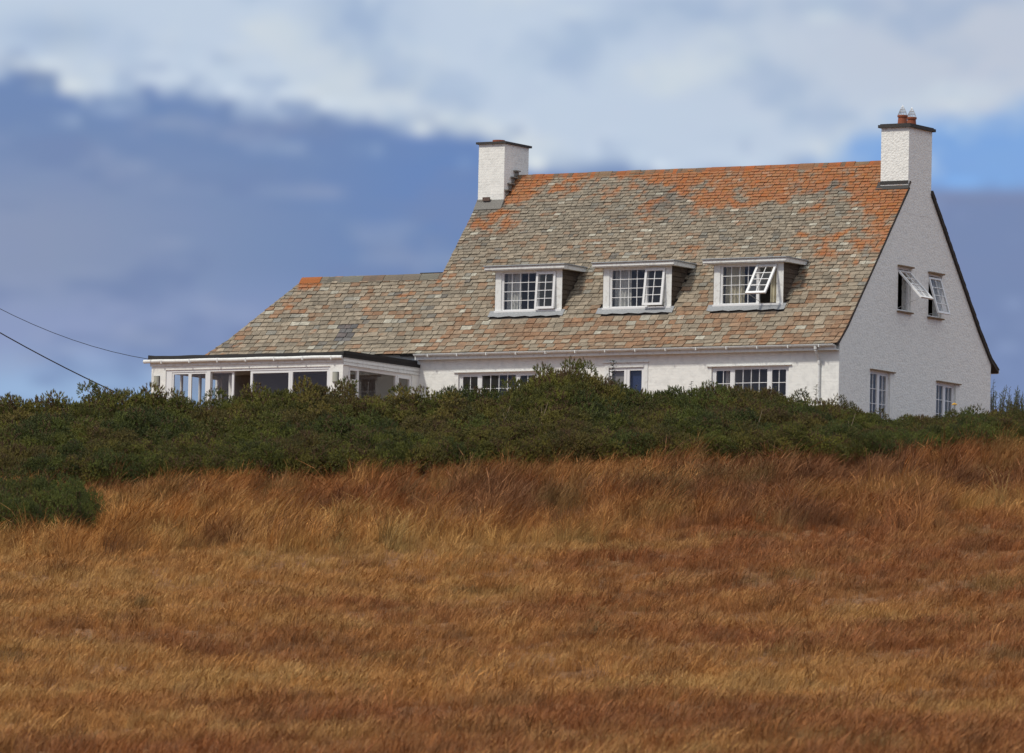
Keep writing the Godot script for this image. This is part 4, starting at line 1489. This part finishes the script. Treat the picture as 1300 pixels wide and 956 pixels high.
func build_plants() -> void:
	rng.seed = 88
	# young shrub before the glazed door
	var p := on_ground(773, 196.5)
	var top := at_depth(773, 458, 196.5)
	leafy_stem("sapling", p, top.y - p.y, 0.17, 60, Color(0.035, 0.05, 0.018), "thin dark sapling rising from the gorse in front of the glazed door", "sapling")
	# bramble shoots along the crest of the thicket
	for q in [[583, 488, 0], [880, 484, 0], [898, 483, 0], [1010, 493, 0], [1028, 491, 0], [1036, 488, 0], [760, 478, 0], [812, 488, 0]]:
		var dd := interp(hedge_depth, (q[0] - 650.0) / 48.0) + 5.6
		p = on_ground(q[0], dd)
		top = at_depth(q[0], q[1], dd)
		leafy_stem("bramble_shoot", p, maxf(0.4, top.y - p.y), 0.13, 30, Color(0.045, 0.05, 0.022), "short leafy bramble shoot sticking out of the thicket crest", "bramble", "bramble shoots on the thicket crest")
	# yellow flower by the gable window
	var rw := on_ground(1212, 199.5)
	top = at_depth(1212, 513, 199.5)
	var o := leafy_stem("ragwort", rw, top.y - rw.y, 0.09, 14, Color(0.06, 0.08, 0.025), "yellow ragwort flower in front of the gable window", "flower")
	var b := Buf.new()
	var h := top.y - rw.y
	for k in 16:
		var a := k * 2.4
		var c := Vector3(cos(a) * 0.018 * sqrt(k), h + 0.02 - 0.003 * k, sin(a) * 0.018 * sqrt(k))
		b.lathe(c, [[0.0, -0.01], [0.022, 0.0], [0.012, 0.012], [0.0, 0.014]], 6)
	put("flower_head", b, M.petal, o)
	# feathery grey-green shrubs behind the gable
	for q in [[1263, 486, 212.0], [1278, 494, 214.0], [1296, 490, 213.0], [1312, 484, 214.0], [1330, 489, 213.0]]:
		p = at_depth(q[0], q[1], q[2])
		var g := ground_at(p.x, p.z)
		feathery_shrub(Vector3(p.x, g, p.z), p.y - g)
	# dead stalks standing in the thicket
	for q in [[688, 528, 510, 190.0], [640, 530, 515, 190.5], [960, 545, 520, 192.0], [1078, 548, 525, 194.0], [430, 552, 535, 188.8]]:
		p = at_depth(q[0], q[1], q[3])
		top = at_depth(q[0] + 8, q[2], q[3])
		var base := Vector3(p.x, ground_at(p.x, p.z), p.z)
		var s := Buf.new()
		s.tube([Vector3(0, -0.05, 0), (p - base) * 0.9, top - base], [0.014, 0.010, 0.005], 5)
		s.tube([(p - base) * 0.9, (p - base) + (top - p) * 0.5 + Vector3(-0.12, 0.05, 0)], [0.007, 0.004], 4)
		var d := put(numbered("dead_stalk"), s, M["dead_wood"] if M.has("dead_wood") else mat("dead_wood", lin(0.27, 0.20, 0.13), 0.9))
		d.position = base
		tag(d, "pale bare dead stalk standing up through the gorse", "stalk", "dead stalks in the gorse")

func feathery_shrub(at: Vector3, h: float) -> void:
	var o := node(numbered("tamarisk_shrub"), self, at)
	tag(o, "feathery grey green shrub growing behind the gable corner", "shrub", "feathery shrubs behind the gable")
	var b := Buf.new()
	var f := Buf.new()
	for k in 26:
		var a := rng.randf() * TAU
		var lean := rng.randf_range(0.1, 0.55)
		var tip := Vector3(cos(a) * lean * 0.8, h * rng.randf_range(0.6, 1.02), sin(a) * lean * 0.8)
		b.tube([Vector3(cos(a) * 0.05, -0.05, sin(a) * 0.05), tip * 0.55 + Vector3(0, 0.12, 0), tip], [0.016, 0.010, 0.003], 4)
		for q in 22:
			var u := lerpf(0.35, 1.0, q / 22.0)
			var p := (tip * 0.55 + Vector3(0, 0.12, 0)).lerp(tip, (u - 0.35) / 0.65)
			var d := (tip.normalized() + Vector3(rng.randfn(), rng.randfn(), rng.randfn()) * 0.5).normalized()
			spray(f, p, d, 0.10, Color(0.075, 0.095, 0.055) * rng.randf_range(0.8, 1.2), 4, 0.06)
	put("stem", b, M.twig, o)
	put("foliage", f, M.foliage, o)


# ------------------------------------------------------------------ cables and the neighbour's roof
func cable(called: String, pts: Array, r: float, label: String) -> void:
	var b := Buf.new()
	var base: Vector3 = pts[0]
	var q := []
	var rad := []
	for p in pts:
		q.append(p - base)
		rad.append(r)
	b.tube(q, rad, 6)
	var o := put(numbered(called), b, M.cable)
	o.position = base
	tag(o, label, "cable")

func build_extras() -> void:
	var pts := []
	for k in 41:
		var s := k * 25.0
		pts.append(at_depth(192.0 - s, 456.5 - 0.153 * s - 0.001007 * s * s + 0.0000003 * s * s * s, 206.6 - s * 0.01))
	cable("overhead_cable", pts, 0.009, "thin overhead cable running to the corner of the sunroom roof")
	pts = []
	for k in 41:
		var s := k * 25.0 - 75.0
		pts.append(at_depth(133.0 - s, 491.5 - 0.47 * s - 0.00037 * s * s, 203.0 - s * 0.012))
	cable("overhead_cable", pts, 0.017, "thick black cable sloping down behind the gorse")
	# dark roof of a low outbuilding just above the thicket
	var p := at_depth(-70, 506, 226.0)
	var o := node("outbuilding", self, Vector3(p.x, 0, p.z))
	o.rotation.y = deg_to_rad(31.0)
	tag(o, "low outbuilding with a dark roof behind the gorse thicket", "outbuilding")
	var b := Buf.new()
	b.box(Vector3(-4, -1.0, -1.6), Vector3(1.85, p.y - 0.35, 1.6))
	put("wall", b, M.masonry_paint, o)
	b = Buf.new()
	b.hull([Vector3(-4.2, p.y - 0.42, -1.8), Vector3(1.95, p.y - 0.42, -1.8), Vector3(1.95, p.y - 0.34, -1.8), Vector3(-4.2, p.y - 0.34, -1.8), Vector3(-4.2, p.y - 0.42, 1.8), Vector3(1.95, p.y - 0.42, 1.8), Vector3(1.95, p.y - 0.34, 1.8), Vector3(-4.2, p.y - 0.34, 1.8)])
	b.quad(Vector3(-4.2, p.y - 0.335, 1.8), Vector3(1.95, p.y - 0.335, 1.8), Vector3(1.95, p.y, 0), Vector3(-4.2, p.y, 0))
	b.quad(Vector3(1.95, p.y - 0.335, -1.8), Vector3(-4.2, p.y - 0.335, -1.8), Vector3(-4.2, p.y, 0), Vector3(1.95, p.y, 0))
	b.tri(Vector3(1.95, p.y - 0.335, 1.8), Vector3(1.95, p.y - 0.335, -1.8), Vector3(1.95, p.y, 0))
	put("roof", b, M.capstone, o)


# ------------------------------------------------------------------ grass
func grass_tuft(sd: int, blades: int, h: float, spread: float, heads: float) -> ArrayMesh:
	rng.seed = sd
	var b := Buf.new()
	for k in blades:
		var a := rng.randf() * TAU
		var r := sqrt(rng.randf()) * spread
		var p := Vector3(cos(a) * r, -0.04, sin(a) * r)
		var bh := h * rng.randf_range(0.5, 1.05)
		var lean := Vector3(rng.randf_range(-0.05, 0.75), 0, rng.randfn() * 0.32) * bh
		var w := Vector3(-lean.z, 0, lean.x).normalized().rotated(Vector3.UP, rng.randf_range(-0.9, 0.9)) * rng.randf_range(0.0022, 0.0042)
		if rng.randf() < 0.5: w = w.rotated(Vector3.UP, PI / 2)
		var m1 := p + Vector3(0, bh * 0.5, 0) + lean * 0.22
		var m2 := p + Vector3(0, bh * 0.85, 0) + lean * 0.62
		var tip := p + Vector3(0, bh, 0) + lean
		var t := rng.randf_range(0.6, 1.2) if rng.randf() < 0.8 else rng.randf_range(1.3, 1.9)
		b.col = Color(t, t * rng.randf_range(0.94, 1.05), t * rng.randf_range(0.9, 1.08))
		b.quad(p - w, p + w, m1 + w * 0.8, m1 - w * 0.8)
		b.quad(m1 - w * 0.8, m1 + w * 0.8, m2 + w * 0.55, m2 - w * 0.55)
		if rng.randf() < heads:
			b.col = Color(t * 1.05, t * 0.98, t * 0.9)
			b.tri(m2 - w * 2.0, m2 + w * 2.0, tip + (tip - m2) * 0.3)
		else:
			b.tri(m2 - w * 0.55, m2 + w * 0.55, tip)
	return b.mesh()

func build_grass() -> void:
	var tone := FastNoiseLite.new()
	tone.seed = 71; tone.frequency = 0.05; tone.fractal_octaves = 4
	var fine := FastNoiseLite.new()
	fine.seed = 72; fine.frequency = 0.35; fine.fractal_octaves = 3
	var turn0 := atan2(-ACROSS.z, ACROSS.x)
	# [name, label, tuft meshes, per square metre, nearest depth, height of the tuft]
	var kinds := [
		["bank_grass", "tall dry brown grass leaning on the bank below the gorse", 0, 24.0],
		["field_grass", "short dry golden brown grass covering the field", 1, 20.0]]
	for kind in kinds:
		var tall: bool = kind[2] == 0
		var meshes := []
		for k in 4: meshes.append(grass_tuft(200 + k + 10 * kind[2], 34, 0.66 if tall else 0.26, 0.11 if tall else 0.13, 0.35 if tall else 0.2))
		rng.seed = 300 + kind[2]
		var lists := [[], [], [], []]
		var dd := 205.0 if tall else 182.0
		var end := 164.0 if tall else 82.0
		while dd > end:
			var row := 0.18
			dd -= row
			var half := dd * 0.0722 * 1.22 + 1.5
			var n := int(2.0 * half * row * float(kind[3]))
			for k in n:
				var u := rng.randf_range(-half, half)
				var d2 := dd + rng.randf() * row
				var e := interp(hedge_depth, u) - d2
				var split := 15.0 + fine.get_noise_2d(u * 0.3, d2 * 0.2) * 9.0
				if tall and (e < 1.3 or e > split + rng.randf_range(0.0, 5.0)): continue
				if not tall and e < split: continue
				var p := Vector3(CAM.x, 0, CAM.z) + ACROSS * u + AHEAD * d2
				p.y = ground_at(p.x, p.z)
				var s := rng.randf_range(0.62, 1.25) * (1.0 + 0.75 * fine.get_noise_2d(p.x, p.z))
				if rng.randf() < 0.04: s *= 1.45
				if tall: s *= lerpf(0.62, 1.0, smoothstep(1.0, 5.0, e))
				var a := tone.get_noise_2d(p.x, p.z)
				var f := fine.get_noise_2d(p.x * 1.3 + 50.0, p.z * 1.3)
				var reddish := smoothstep(-0.30, 0.30, a * 0.8 + 0.040 * u * smoothstep(8.0, 30.0, e))
				var c := Color(0.42, 0.190, 0.044).lerp(Color(0.265, 0.088, 0.018), reddish)
				c = c.lerp(Color(0.45, 0.255, 0.080), smoothstep(0.08, 0.5, f) * (0.8 - 0.45 * reddish))
				c = c.lerp(Color(0.165, 0.070, 0.018), smoothstep(0.12, 0.55, -f) * 0.75)
				# stands of dead bracken and of paler grass, each with an outline of its own
				var stand := fine.get_noise_2d(p.x * 0.33 + 400.0, p.z * 0.33 - 80.0)
				if tall: c = c.lerp(Color(0.17, 0.072, 0.026), 0.7 * smoothstep(0.10, 0.22, stand + 0.012 * u))
				c = c.lerp(Color(0.45, 0.255, 0.075), (0.6 - 0.4 * reddish) * smoothstep(0.12, 0.24, -stand))
				var green := fine.get_noise_2d(p.x * 0.6 - 90.0, p.z * 0.6)
				if (tall and green > 0.30) or green > 0.46: c = c.lerp(Color(0.13, 0.12, 0.032), 0.35)
				c *= rng.randf_range(0.72, 1.55) if tall else rng.randf_range(0.72, 1.28)
				c.a = 1.0
				var bas := Basis(Vector3.UP, turn0 + rng.randfn() * 0.95).scaled(Vector3(s, s * rng.randf_range(0.8, 1.2), s))
				lists[rng.randi() % 4].append([Transform3D(bas, p), c])
		var holder := node(kind[0], self)
		holder.set_meta("kind", "stuff")
		holder.set_meta("label", kind[1])
		holder.set_meta("category", "grass")
		var count := 0
		for k in 4:
			var mm := MultiMesh.new()
			mm.transform_format = MultiMesh.TRANSFORM_3D
			mm.use_colors = true
			mm.mesh = meshes[k]
			mm.instance_count = lists[k].size()
			count += lists[k].size()
			for i in lists[k].size():
				mm.set_instance_transform(i, lists[k][i][0])
				mm.set_instance_color(i, lists[k][i][1])
			var mi := MultiMeshInstance3D.new()
			mi.name = "tufts"
			mi.multimesh = mm
			mi.material_override = M.grass
			holder.add_child(mi, true)
		print(kind[0], " ", count)
